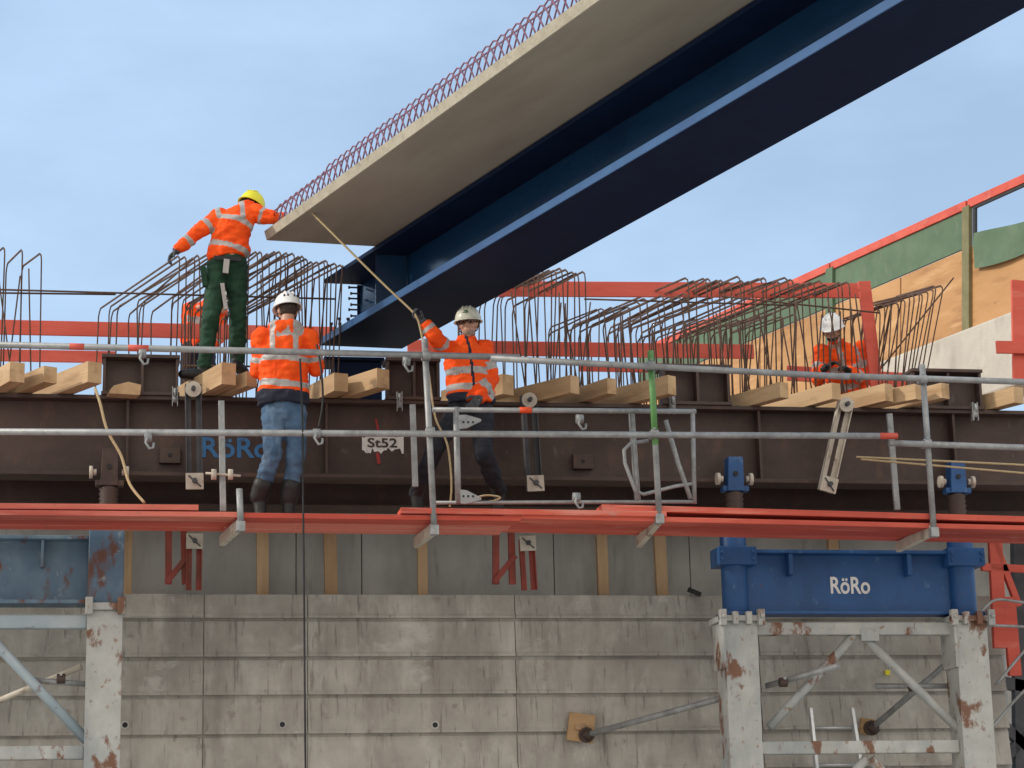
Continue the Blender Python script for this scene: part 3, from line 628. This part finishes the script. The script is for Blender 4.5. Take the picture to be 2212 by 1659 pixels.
ld=thing('ladder','aluminium ladder standing inside the right trestle','ladder',V((xp(1810,19.3),19.3,0)))
for (a,b) in (((1750,1530),(1768,1700)),((1840,1530),(1866,1700))):
    p,q=A(a[0],a[1],19.3),A(b[0],b[1],19.2); d=(q-p)/(q.z-p.z); q=p-d*(p.z)
    mb=MB(); mb.bar(p,q,.03,.07,YY); mb.build('stile',m_alu,ld,.004)
for k in range(9):
    y=1572+40*k; mb=MB(); mb.tube([A(1755+.11*(y-1530),y,19.29),A(1843+.13*(y-1530),y,19.29)],.016,10); mb.build('rung',m_alu,ld)
# ------------------------------------------------------------------ planks
ordn=['front','middle','rear']; pk=[0]
def pmat():
    pk[0]+=1; return m_redplanks[(0,1,2,0,2,1,1,0,2,0,1,0)[pk[0]%12]]
def bay(a,b,lab,n=3):
    for i in range(n):
        Y0=YP+.12+i*.245
        p=A(a[0],a[1],YP); q=A(b[0],b[1],YP)
        p=V((p.x+random.uniform(-.1,.1),Y0,p.z-.021+random.uniform(-.006,.006))); q=V((q.x+random.uniform(-.05,.05),Y0+random.uniform(-.006,.006),q.z-.021+random.uniform(-.008,.005)))
        mb=MB(); mb.bar(p,q,.238,.042)
        tag(mb.build('scaffold_plank',pmat(),None,.004),'red painted scaffold plank, %s board of the %s bay'%(ordn[i],lab),'plank')
bay((-220,1098),(524,1106),'left walkway'); bay((508,1106),(1118,1115),'middle walkway'); bay((1105,1109),(2460,1140),'right walkway')
def tops(a,b,lab,Y0=YP+.05,w=.24,th=.045):
    p=A(a[0],a[1],Y0-w/2); q=A(b[0],b[1],Y0-w/2); p=V((p.x,Y0,p.z-th/2)); q=V((q.x,Y0,q.z-th/2)); mb=MB(); mb.bar(p,q,w,th)
    tag(mb.build('scaffold_plank',pmat(),None,.004),lab,'plank')
tops((-220,1085),(429,1090),'loose red plank lying on top of the left walkway',YP+.12)
tops((866,1096),(1440,1104),'loose red plank lying at the feet of the man with raised arm',YP+.08)
tops((1300,1089),(2460,1122),'long red plank lying on top of the right walkway',YP+.13,.24,.05)
for (a,b,lab) in [((520,1132),(480,1168),'grey walkway bracket under the planks left of the man in jeans'),((938,1142),(900,1172),'grey walkway bracket under the planks at the middle scaffold post'),((1424,1120),(1380,1172),'grey walkway bracket under the planks at the green post'),((2016,1145),(1940,1182),'grey walkway bracket under the planks at the right scaffold post')]:
    mb=MB(); p,q=A(a[0],a[1],YP-.02),A(b[0],b[1],18.3); mb.bar(p,q,.05,.09); tag(mb.build('walkway_bracket',m_cream,None,.006),lab,'bracket')
# ------------------------------------------------------------------ scaffold tubes
YR=YP-.07
def stube(pts,lab,r=.027,m=m_galv,Y=YR,name='scaffold_tube',red=None):
    mb=MB(); P=[A(p[0],p[1],p[2] if len(p)>2 else Y) for p in pts]; mb.tube(P,r,12)
    if red:
        mb.mi=1
        for (a,b) in red: mb.tube([P[0]+(P[-1]-P[0])*a,P[0]+(P[-1]-P[0])*b],r*1.03,12)
    return tag(mb.build(name,[m,m_redtimber]),lab,'scaffold tube')
stube([(-120,742),(1122,772)],'long grey handrail tube crossing in front of the man in jeans',red=[(.21,.235),(.31,.345)])
stube([(1060,774,YR-.06),(1834,814,YR-.06)],'grey handrail tube running right past the green post')
stube([(1816,812),(2330,829)],'grey handrail tube at the far right top')
stube([(-120,932),(1938,942)],'long grey middle rail tube across the front of the girder',Y=YR-.01,red=[(.98,1.0)])
stube([(1920,957),(2330,971)],'short grey middle rail tube at the far right',Y=YR-.01)
def coupler(c,par):
    mb=MB(); mb.tube([c-X*.032,c+X*.032],.038,10); mb.tube([c-Z*.032+V((0,.05,0)),c+Z*.032+V((0,.05,0))],.038,10); mb.tube([c+V((.0,-.02,.045)),c+V((0,.07,.045))],.012,6); mb.build('coupler',m_galv,par,.003)
def post(a,b,cs,lab,green=None):
    Y=YR+.05; p,q=A(a[0],a[1],Y),A(b[0],b[1],Y); t=thing('scaffold_post',lab,'scaffold post',q)
    mb=MB(); mb.tube([p,q],.026,12); mb.build('tube',m_galv,t)
    if green:
        mb=MB(); mb.tube([p+(p-q)*.005,p+(q-p)*green],.0272,12); mb.build('green_sleeve',m_green,t)
    for (x,y) in cs: coupler(A(x,y,YR),t)
    mb=MB(); mb.bx(q.x-.035,q.x+.035,q.y-.035,q.y+.035,q.z-.06,q.z+.02); mb.build('socket',m_galv,t,.004)
post((917,733),(938,1140),[(921,768),(930,932)],'grey scaffold post beside the man with raised arm')
post((1405,760),(1424,1116),[(1406,790),(1414,938)],'scaffold post with bright green upper half',.57)
post((1992,788),(2017,1145),[(1994,819),(2003,958)],'grey scaffold post at the right')
post((517,1056),(520,1132),[],'short grey stub post at the joint of the left planks')
for (a,b,lab) in [((478,866),(482,1105),'flat grey guard post left of the man in jeans'),((891,874),(897,1052),'flat grey guard post left of the man with raised arm'),((1364,893),(1377,1082),'flat grey guard post inside the gate left of the green post'),((1921,894),(1938,1102),'flat grey guard post left of the right scaffold post')]:
    Y=18.05; p,q=A(a[0],a[1],Y),A(b[0],b[1],Y); t=thing('guard_post',lab,'guard post',q)
    mb=MB(); mb.bar(p,q,.05,.035,YY); mb.build('flat_bar',m_galv,t,.004)
    for k in range(1,7):
        mb=MB(); c=p+(q-p)*k/7+V((0,-.021,0)); mb.tube([c,c+V((0,.006,0))],.010,8); mb.build('bolt',m_galv,t)
for (px,py,Y,lab) in [(308,764,YR-.02,'hooked clamp hanging from the top rail at left'),(878,780,YR-.02,'hooked clamp hanging from the top rail left of the middle post'),(320,945,YR-.03,'hooked clamp hanging from the middle rail at left'),(684,936,YR-.03,'clamp on the middle rail right of the man in jeans'),(1245,1074,YR+.1,'clamp on the bottom bar of the gate'),(1252,905,YR+.15,'clamp under the top bar of the gate')]:
    c=A(px,py,Y); t=thing('scaffold_clamp',lab,'clamp',c)
    mb=MB(); mb.tube([c-X*.03,c+X*.03],.038,10); mb.build('collar',m_galv,t)
    mb=MB(); mb.tube([c+V((.0,-.04,.0)),c+V((-.02,-.05,-.05)),c+V((.01,-.05,-.10)),c+V((.04,-.045,-.09)),c+V((.045,-.04,-.05))],.011,8); mb.build('hook',m_galv,t)
t=thing('threaded_rod','threaded rod with wing nuts crossing the guard post left of the jeans','threaded rod',A(480,1026,18.0))
mb=MB(); mb.tube([A(444,1022,18.0),A(520,1028,18.0)],.01,8); mb.build('rod',m_cream,t)
for px in (462,498): c=A(px,1025,18.0); mb=MB(); mb.tube([c-X*.02,c+X*.02],.045,12); mb.build('wing_nut',m_cream,t)
# gate
Yg=YP+.12
gt=thing('scaffold_gate','galvanised access gate frame with bent brace at the green post','gate',A(1220,1086,Yg))
def gp(pts,r,name,m=m_galv):
    mb=MB(); mb.tube([A(x,y,Yg) for x,y in pts],r,10); return mb.build(name,m,gt)
gp([(934,885),(1503,889)],.022,'top_rail'); gp([(934,1086),(1500,1084)],.016,'bottom_rail')
gp([(985,880),(990,1088)],.026,'side_post'); gp([(1496,884),(1500,1088)],.02,'side_post')
gp([(1365,893),(1378,1082)],.018,'side_post')
gp([(1438,908),(1465,1000),(1492,1078)],.02,'brace')
gp([(1400,952),(1362,958),(1348,972),(1350,1000),(1372,1060),(1390,1068),(1460,1050),(1495,1045)],.016,'bent_brace')
gp([(1122,886),(1148,886)],.026,'tape',m_orangepaint)
for (px,py) in ((1014,912),(1014,1072)):
    c=A(px,py,Yg-.02); mb=MB()
    pts=[(-.09,-.06),(-.03,-.065),(.10,-.03),(.10,-.01),(-.02,.05),(-.09,.06)]
    s=1 if py>1000 else -1
    P=[c+V((a,0,b)) for a,b in (pts if s>0 else [(a,-b) for a,b in pts])]; mb.prism(P,[p+V((0,.02,0)) for p in P]); pl=mb.build('hinge_plate',m_galv,gt,.003)
    for k in (-.05,-.01,.03): mb=MB(); q=c+V((k,-.003,-.0)); mb.tube([q,q+V((0,.01,0))],.010,8); mb.build('hole',m_dark,pl)
# ------------------------------------------------------------------ ropes, cables
def rope(pts,r,lab,m,name='rope',n=6):
    P=[A(*p) for p in pts]; Q=[]
    for i in range(len(P)-1):
        p0=P[max(i-1,0)];p1=P[i];p2=P[i+1];p3=P[min(i+2,len(P)-1)]
        for k in range(n):
            t=k/n; Q.append(.5*((2*p1)+(p2-p0)*t+(2*p0-5*p1+4*p2-p3)*t*t+(3*p1-p0-3*p2+p3)*t**3))
    Q.append(P[-1]); mb=MB(); mb.tube(Q,r,8); return tag(mb.build(name,m),lab,name)
rope([(648,775,17.5),(653,900,17.5),(655,1100,17.5),(657,1300,17.45),(660,1660,17.4),(668,2100,17.4)],.008,'thin black cable hanging straight down past the man in jeans',m_dark,'cable')
rope([(684,745,18.0),(694,800,17.9),(697,870,17.9),(688,925,17.9)],.009,'short black cable dangling beside the hand of the man in jeans',m_dark,'cable')
rope([(205,838,18.40),(216,870,18.36),(232,930,18.36),(262,985,18.36),(280,1045,18.3),(312,1086,18.2)],.012,'cream rope hanging from the left timbers to the planks',m_rope)
rope([(655,430,18.55),(662,447,18.38),(718,504,18.25),(774,560,18.17),(830,615,18.11),(886,668,18.06),(899,684,18.03),(908,710,18.04),(925,800,18.0),(940,900,17.98),(966,960,18.0),(975,1040,18.0),(972,1095,17.95)],.0095,'tan guide rope running from the slab corner to the raised hand',m_rope)
rope([(1020,1077,17.9),(1050,1070,17.85),(1080,1074,17.85),(1065,1082,17.85),(1030,1085,17.85)],.008,'loop of rope lying on the planks inside the gate',m_rope)
for (a,b,lab) in [((1850,987),(2330,1010),'upper thin tan lath across the right end of the girder'),((1860,992),(2330,1032),'lower thin tan lath across the right end of the girder')]:
    mb=MB(); mb.tube([A(a[0],a[1],17.9),A(b[0],b[1],17.8)],.009,8); tag(mb.build('lath',m_rope),lab,'lath')
# ------------------------------------------------------------------ bridge beam
YE=20.1
bm_=thing('bridge_beam','long blue steel beam with concrete slab on top being lowered into place','bridge beam',A(780,745,YE))
LL=11.5
def sweep(P,off=0,L=LL): return [p-AW*off for p in P],[p-AW*L for p in P]
BL,BR=A(690,746,YE),A(868,753,YE)
TL,TR=A(700,603,YE),A(868,611,YE)
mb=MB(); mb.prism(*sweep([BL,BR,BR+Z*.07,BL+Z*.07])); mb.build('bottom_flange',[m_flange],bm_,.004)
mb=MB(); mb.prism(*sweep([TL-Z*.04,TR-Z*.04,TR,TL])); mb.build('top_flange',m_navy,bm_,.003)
cb_=(BL+BR)/2; ct=(TL+TR)/2
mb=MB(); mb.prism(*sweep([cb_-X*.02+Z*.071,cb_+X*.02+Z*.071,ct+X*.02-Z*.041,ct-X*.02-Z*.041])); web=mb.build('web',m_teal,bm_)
mb=MB(); mb.prism(*sweep([BL-Z*.004+X*.004,BR-Z*.004-X*.004,BR-Z*.001-X*.004,BL-Z*.001+X*.004],.01,LL-.01)); mb.build('underside_shade',m_navy,bm_)  # thin dark sheet paints the shade under the flange
d0=(TL-CAM).dot(fw); s_=d0*(1-2400/2505)/AW.dot(fw); YS=(TL-AW*s_).y
SL=A(576,520,YS); SR=A(1075,548,YS); SLt=A(571,499,YS); th=SLt.z-SL.z
mb=MB(); mb.prism(*sweep([SL+Z*.002,SR+Z*.002,SR+Z*th,SLt])); slab=mb.build('slab',m_slab,bm_,.006)
mb=MB(); mb.prism(*sweep([SL-X*.003+Z*.006,SL+Z*.006+X*.002,SLt+X*.002-Z*.004,SLt-X*.003-Z*.004],.005,LL)); mb.build('slab_edge',m_slabedge,bm_)
def stirrup(k,off,h,st=.115,wd=3.3):
    b0=SLt-AW*(.04+k*st)+X*off; mb=MB(); s=st*wd
    mb.tube([b0-Z*.02,b0-AW*(s*.24)+Z*(h*.62),b0-AW*(s*.37)+Z*(h*.91),b0-AW*(s*.5)+Z*h,b0-AW*(s*.63)+Z*(h*.91),b0-AW*(s*.76)+Z*(h*.62),b0-AW*s-Z*.02],.0074,6)
    mb.build('stirrup',m_rebarp,slab)
for k in range(54): stirrup(k,.05,.215 if k>8 else .18)
for k in range(0,34): stirrup(k,.30,.20)
for (off,h) in ((.05,.16),(.30,.15)):
    p=SLt+X*off+Z*h-AW*.1; mb=MB(); mb.tube([p,p-AW*8],.007,6); mb.build('long_bar',m_rebarp,slab)
pe=cb_+Z*.07; hh=ct.z-cb_.z-.11
mb=MB(); mb.bx(pe.x-.03,pe.x+.03,YE-.0,YE+.03,pe.z+.002,pe.z+hh); mb.build('end_plate',m_navy,bm_)
for i in range(5):
    for j in range(2):
        c=V((pe.x-.02,YE-.05-j*.18,pe.z+.06+i*(hh-.1)/4)); mb=MB(); mb.tube([c,c-X*.085],.009,8); mb.tube([c-X*.085,c-X*.10],.015,8); mb.build('shear_stud',m_darkfar,web)
c=cb_-AW*1.0; mb=MB(); mb.bx(c.x-.3,c.x-.021,c.y-.012,c.y+.012,c.z+.072,c.z+hh+.06); mb.build('stiffener',m_teal,web)
for q in (.12,.3):
    for o in (.06,.14):
        c=BL+X*o-AW*q+Z*.07; mb=MB(); mb.tube([c,c+Z*.10],.010,8); mb.tube([c+Z*.10,c+Z*.118],.017,8); mb.build('shear_stud',m_darkfar,bm_)
t=thing('bearing_block','dark blue bearing block under the end of the raised beam','bearing',A(765,800,20.0))
mb=MB(); p=A(698,775,20.0); q=A(828,775,20.0); mb.bx(p.x,q.x,19.9,20.3,p.z-.03,p.z); mb.build('top_plate',m_navy,t,.003)
mb=MB(); mb.bx(p.x+.1,q.x-.02,19.95,20.25,zt-.03,p.z-.031); mb.build('body',m_navy,t,.006)
# ------------------------------------------------------------------ rebar hoops
def hoopmesh(h,L,r=.0070,ch=.05):
    mb=MB(); a=AH
    mb.tube([V((0,0,-.05)),V((0,0,h*.5)),V((0,0,h-ch)),a*(ch*.25)+Z*(h-ch*.35),a*ch+Z*h,a*(L-ch)+Z*h,a*(L-.02)+Z*(h-ch*.4),a*L+Z*(h-ch),a*L-Z*.05],r,6)
    o=mb.build('rebar_hoop',m_rebar); return o.data,o
groups=[
 ('rebar hoops at the left edge',[(-45,545),(8,536),(48,535),(90,543)],19.5,.55,0,2,'bent rusty rebar hoop standing at the left edge of the deck'),
 ('rebar hoops behind the man in green trousers',[(388+15*i,553-.8*i) for i in range(15)],19.65,2.1,0,2.2,'rusty rebar hoop sloping away behind the man in green trousers'),
 ('rebar hoops under the slab end',[(604+10.5*i,545+2.0*i) for i in range(14)],19.65,2.3,1,2,'rusty rebar hoop under the slab end beside the white helmet'),
 ('rebar hoops right of the raised beam',[(1116+12.5*i,586-.3*i) for i in range(13)],20.2,1.3,0,3.2,'rusty rebar hoop directly right of the raised beam'),
 ('lower rebar hoops near the green post',[(1290+18*i,668-3.4*i) for i in range(12)],20.0,1.0,-2,3.5,'lower rusty rebar hoop near the green post'),
 ('long rebar hoops left of the red post',[(1492+15*i,598+.5*i) for i in range(24)],20.4,2.1,0,2.4,'long rusty rebar hoop in the dense row left of the leaning red post'),
 ('inner rebar hoops left of the red post',[(1480+24*i,690-1.2*i) for i in range(11)],20.0,.9,4,4,'short leaning rebar hoop low in the row left of the red post'),
 ('leaning rebar hoops right of the red post',[(1905+10*i,662-3.4*i) for i in range(14)],20.3,.7,13,2.5,'rusty rebar hoop leaning right beside the leaning red post')]
for gname,pts,Y,L,lean,jit,lab in groups:
    me,first=hoopmesh(1.0,L); used=False
    for i,(px,py) in enumerate(pts):
        P=A(px+random.uniform(-4,4),py+random.uniform(-5,5),Y+random.uniform(-.05,.05)); h=P.z-zt+.02
        o=first if not used else first.copy()
        if used: COL.objects.link(o)
        used=True
        ln=R(lean*(.4+.9*i/len(pts))+random.uniform(-jit,jit))
        o.location=V((P.x-math.sin(ln)*h,P.y,zt-.02)); o.rotation_euler=(R(random.uniform(-1.5,1.5)),ln,R(random.uniform(-3,3))); o.scale=(random.uniform(.94,1.06),random.uniform(.94,1.06),h/math.cos(ln))
        tag(o,lab,'rebar hoop',gname)
for (a,b,Y,lab) in [((-60,624),(726,646),19.45,'long straight rebar rod lying level behind the man in green trousers'),((-60,632),(250,636),19.5,'second short straight rebar rod at the left edge'),((1262,646),(1720,660),20.1,'straight rebar rod tied across the hoops by the green post'),((1560,640),(1900,676),20.0,'straight rebar rod sloping down to the leaning red post'),((1900,800),(2060,600),21.0,'slanted rebar rod among the leaning hoops'),((395,790),(600,792),19.9,'low straight rebar rod behind the boots of the man in green trousers')]:
    mb=MB(); mb.tube([A(a[0],a[1],Y),A(b[0],b[1],Y)],.009,6); tag(mb.build('rebar_rod',m_rebar),lab,'rebar rod')
for (x0,x1,n,yt,Y,lab,gname) in [(15,75,3,575,19.45,'thick vertical rebar bar at the left edge','vertical bars at the left edge'),(545,700,10,590,19.8,'thin vertical rebar bar beside the white helmet of the man in jeans','vertical bars by the white helmet'),(1120,1260,8,640,19.7,'thin vertical rebar bar right of the man with raised arm','vertical bars right of the raised arm'),(1330,1470,8,690,19.75,'thin vertical rebar bar behind the green post','vertical bars behind the green post'),(1580,1870,14,655,19.75,'thin vertical rebar bar near the worker looking down','vertical bars near the worker looking down')]:
    first=None
    for i in range(n):
        px=x0+(x1-x0)*i/(n-1)+random.uniform(-7,7); P=A(px,yt+random.uniform(-20,25),Y); h=P.z-zt
        if first is None: mb=MB(); mb.tube([V((0,0,-.02)),V((0,0,.5)),V((0,0,1))],.0074,6); first=o=mb.build('rebar_bar',m_rebar)
        else: o=first.copy(); COL.objects.link(o)
        o.location=V((P.x,P.y,zt)); o.scale=(1,1,h); o.rotation_euler=(0,R(random.uniform(-9,9)),0); tag(o,lab,'rebar bar',gname)
# ------------------------------------------------------------------ red timber rails behind
def rail(a,b,Y,lab,h=.15,name='timber_rail',th=.035):
    mb=MB(); mb.bar(A(a[0],a[1],Y),A(b[0],b[1],Y),th,h); tag(mb.build(name,m_redtimber,None,.004),lab,'timber rail')
rail((1060,624),(1862,628),20.95,'long red timber rail high among the hoops at right',.155)
rail((880,750),(1628,760),21.6,'long red timber rail lower behind the hoops at right')
rail((-80,705),(722,722),22.1,'red timber rail behind the hoops at left, upper one')
rail((-80,766),(250,772),22.0,'red timber rail behind the hoops at far left, lower one',.12)
rail((1250,792),(1480,796),22.3,'short red timber rail low behind the green post',.1)
rail((1700,806),(1960,822),22.0,'red board low behind the worker looking down',.16)
def rpost(a,b,Y,w,lab):
    mb=MB(); mb.bar(A(a[0],a[1],Y),A(b[0],b[1],Y),w,.04,YY); tag(mb.build('timber_post',m_redtimber,None,.004),lab,'timber post')
rpost((1866,608),(1893,835),20.42,.125,'leaning red timber post right of the worker looking down')
rpost((2200,606),(2204,822),20.8,.16,'upright red timber post at the right edge')
rail((2152,750),(2300,752),20.75,'short red timber rail stub at the right edge',.13)
# ------------------------------------------------------------------ formwork wall at right
Pw=A(2212,385,22.6); nw=AH.cross(Z).normalized()
if nw.dot(CAM-Pw)<0: nw=-nw
fwm=thing('formwork_wall','tall plywood formwork wall with green band and red top rail at right','formwork',onpl(2000,760,Pw,nw))
def strip(x0,x1,y0,y1,t,off,name,m,bev=.003):
    P=[onpl(x0,vy(x0,2212,y0),Pw,nw),onpl(x1,vy(x1,2212,y0),Pw,nw),onpl(x1,vy(x1,2212,y1),Pw,nw),onpl(x0,vy(x0,2212,y1),Pw,nw)]
    P=[p+nw*off for p in P]; mb=MB(); mb.prism(P,[p-nw*t for p in P]); return mb.build(name,m,fwm,bev)
for (a,b) in ((1380,1640),(1643,1944),(1947,2088),(2091,2290),(2293,2600)): strip(a,b,484,702,.03,0,'plywood_panel',m_ply)
for (a,b) in ((1380,1794),(1797,2086)): strip(a,b,398,482,.03,.006,'green_band',m_greenband)
for (a,b) in ((1380,1795),(1798,2090),(2094,2600)): strip(a,b,378,397,.06,.03,'top_rail',m_redtimber)
for px in (1795,2090):
    strip(px-6,px+9,392,640 if px<2000 else 690,.06,.045,'post',m_olive if px>2000 else m_greenband)
strip(2104,2600,398,404,.03,.02,'opening_frame',m_dark); strip(2104,2110,404,484,.03,.02,'opening_frame',m_dark)
mb=MB(); P=[]
for i in range(15):
    x=2112+i*22; row=[]
    for j in range(6):
        y=(505-i*5)+(76-i*1.2+5*math.sin(i*.7))*j/5; row.append(mb.bm.verts.new(onpl(x,y,Pw,nw)+nw*(.06+.012*math.sin(i*1.3+j))))
    P.append(row)
mb.sm=True
for i in range(14):
    for j in range(5): mb.f([P[i][j],P[i+1][j],P[i+1][j+1],P[i][j+1]])
mb.build('green_tarpaulin',m_greenband,fwm)
t=thing('concrete_parapet','pale concrete parapet below the plywood formwork at right','parapet',onpl(2100,800,Pw,nw))
P=[onpl(x,vy(x,2212,y),Pw,nw)+nw*o for (x,y,o) in ((1930,696,.0),(1930,696,.45),(1930,860,.5),(1930,860,.0))]
Q=[onpl(x,vy(x,2212,y),Pw,nw)+nw*o for (x,y,o) in ((2600,696,.0),(2600,696,.45),(2600,860,.5),(2600,860,.0))]
mb=MB(); mb.prism(P,Q); mb.build('body',m_palecon,t,.03)
# ------------------------------------------------------------------ right edge clutter
t=thing('red_frame','red steel formwork frame at the right edge behind the trestle','steel frame',A(2170,1450,19.7))
for (a,b,w) in [((2148,1150),(2160,1400),.13),((2178,1290),(2192,1460),.12),((2120,1225),(2230,1230),.07),((2140,1150),(2200,1310),.06)]:
    mb=MB(); mb.bar(A(a[0],a[1],19.7),A(b[0],b[1],19.7),w,.06,YY); mb.build('bar',m_redtimber,t,.004)
for k,(pts,lab) in enumerate([([(2118,1322),(2150,1296),(2200,1300),(2260,1308)],'bent grey tube at the right edge beside the red frame'),([(2110,1350),(2170,1352),(2260,1356)],'level grey tube right of the blue trestle head'),([(2150,1480),(2230,1385)],'slanting grey tube low at the right edge'),([(2140,1575),(2215,1490),(2260,1480)],'lower slanting grey tube at the right edge')]):
    rope([(x,y,19.55) for x,y in pts],.014,lab,m_galv,'tube')
mb=MB(); mb.bx(xp(2137,23.5),xp(2600,23.5),23.5,23.7,0,zz(1040,23.5,2200)); tag(mb.build('concrete_pier',m_wall2),'shaded concrete pier far behind the right edge','pier')
t=thing('dark_gap_truss','dark steel truss added to darken the gap behind the right edge','truss',A(2190,1600,21.5))  # dark bars added so the gap behind reads as dark
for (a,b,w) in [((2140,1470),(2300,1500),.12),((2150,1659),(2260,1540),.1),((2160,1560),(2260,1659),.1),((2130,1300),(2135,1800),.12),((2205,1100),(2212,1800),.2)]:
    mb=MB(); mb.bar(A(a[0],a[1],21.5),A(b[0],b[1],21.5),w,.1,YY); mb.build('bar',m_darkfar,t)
# ------------------------------------------------------------------ light
el=R(30)
sd=V((-math.cos(R(3))*math.cos(el),math.sin(R(3))*math.cos(el),math.sin(el)))
sun=bpy.data.lights.new('sun','SUN'); sun.energy=2.2; sun.angle=R(3); sun.color=(1,.92,.80)
so=bpy.data.objects.new('sun',sun); COL.objects.link(so); so.rotation_euler=(-sd).to_track_quat('-Z','Y').to_euler()
w=bpy.data.worlds.new('World'); scene.world=w; w.use_nodes=True
nt=w.node_tree; N=nt.nodes; bg=N['Background']; L=nt.links
sk=N.new('ShaderNodeTexSky'); sk.sky_type='NISHITA'; sk.sun_disc=False; sk.sun_elevation=el; sk.sun_rotation=R(-87); sk.dust_density=1.2; sk.air_density=1.0; sk.ozone_density=1.0
tc=N.new('ShaderNodeTexCoord'); mp=N.new('ShaderNodeMapping'); mp.inputs['Scale'].default_value=(1,1,2.5)
L.new(tc.outputs['Generated'],mp.inputs['Vector'])
nz=N.new('ShaderNodeTexNoise'); nz.inputs['Scale'].default_value=5; nz.inputs['Detail'].default_value=7; nz.inputs['Roughness'].default_value=.55
L.new(mp.outputs['Vector'],nz.inputs['Vector'])
mr=N.new('ShaderNodeMapRange'); mr.inputs['From Min'].default_value=.35; mr.inputs['From Max'].default_value=.7; mr.inputs['To Min'].default_value=.42; mr.inputs['To Max'].default_value=.70
L.new(nz.outputs['Fac'],mr.inputs['Value'])
mx=N.new('ShaderNodeMix'); mx.data_type='RGBA'; L.new(mr.outputs[0],mx.inputs[0]); L.new(sk.outputs[0],mx.inputs[6]); mx.inputs[7].default_value=(4.2,5.7,7.7,1)
# unseen warm bright sky area added behind the photographer to light the facade
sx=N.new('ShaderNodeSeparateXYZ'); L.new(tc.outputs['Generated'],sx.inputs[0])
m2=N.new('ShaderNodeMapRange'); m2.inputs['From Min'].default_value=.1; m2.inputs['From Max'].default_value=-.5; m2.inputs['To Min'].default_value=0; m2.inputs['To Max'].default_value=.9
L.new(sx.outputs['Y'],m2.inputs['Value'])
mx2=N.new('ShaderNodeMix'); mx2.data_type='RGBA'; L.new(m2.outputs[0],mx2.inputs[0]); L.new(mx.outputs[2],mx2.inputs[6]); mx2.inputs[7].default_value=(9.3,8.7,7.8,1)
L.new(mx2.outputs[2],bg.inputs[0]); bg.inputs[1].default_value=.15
scene.view_settings.view_transform='Standard'; scene.view_settings.look='None'; scene.view_settings.exposure=0
print('done',time.time()-T0)
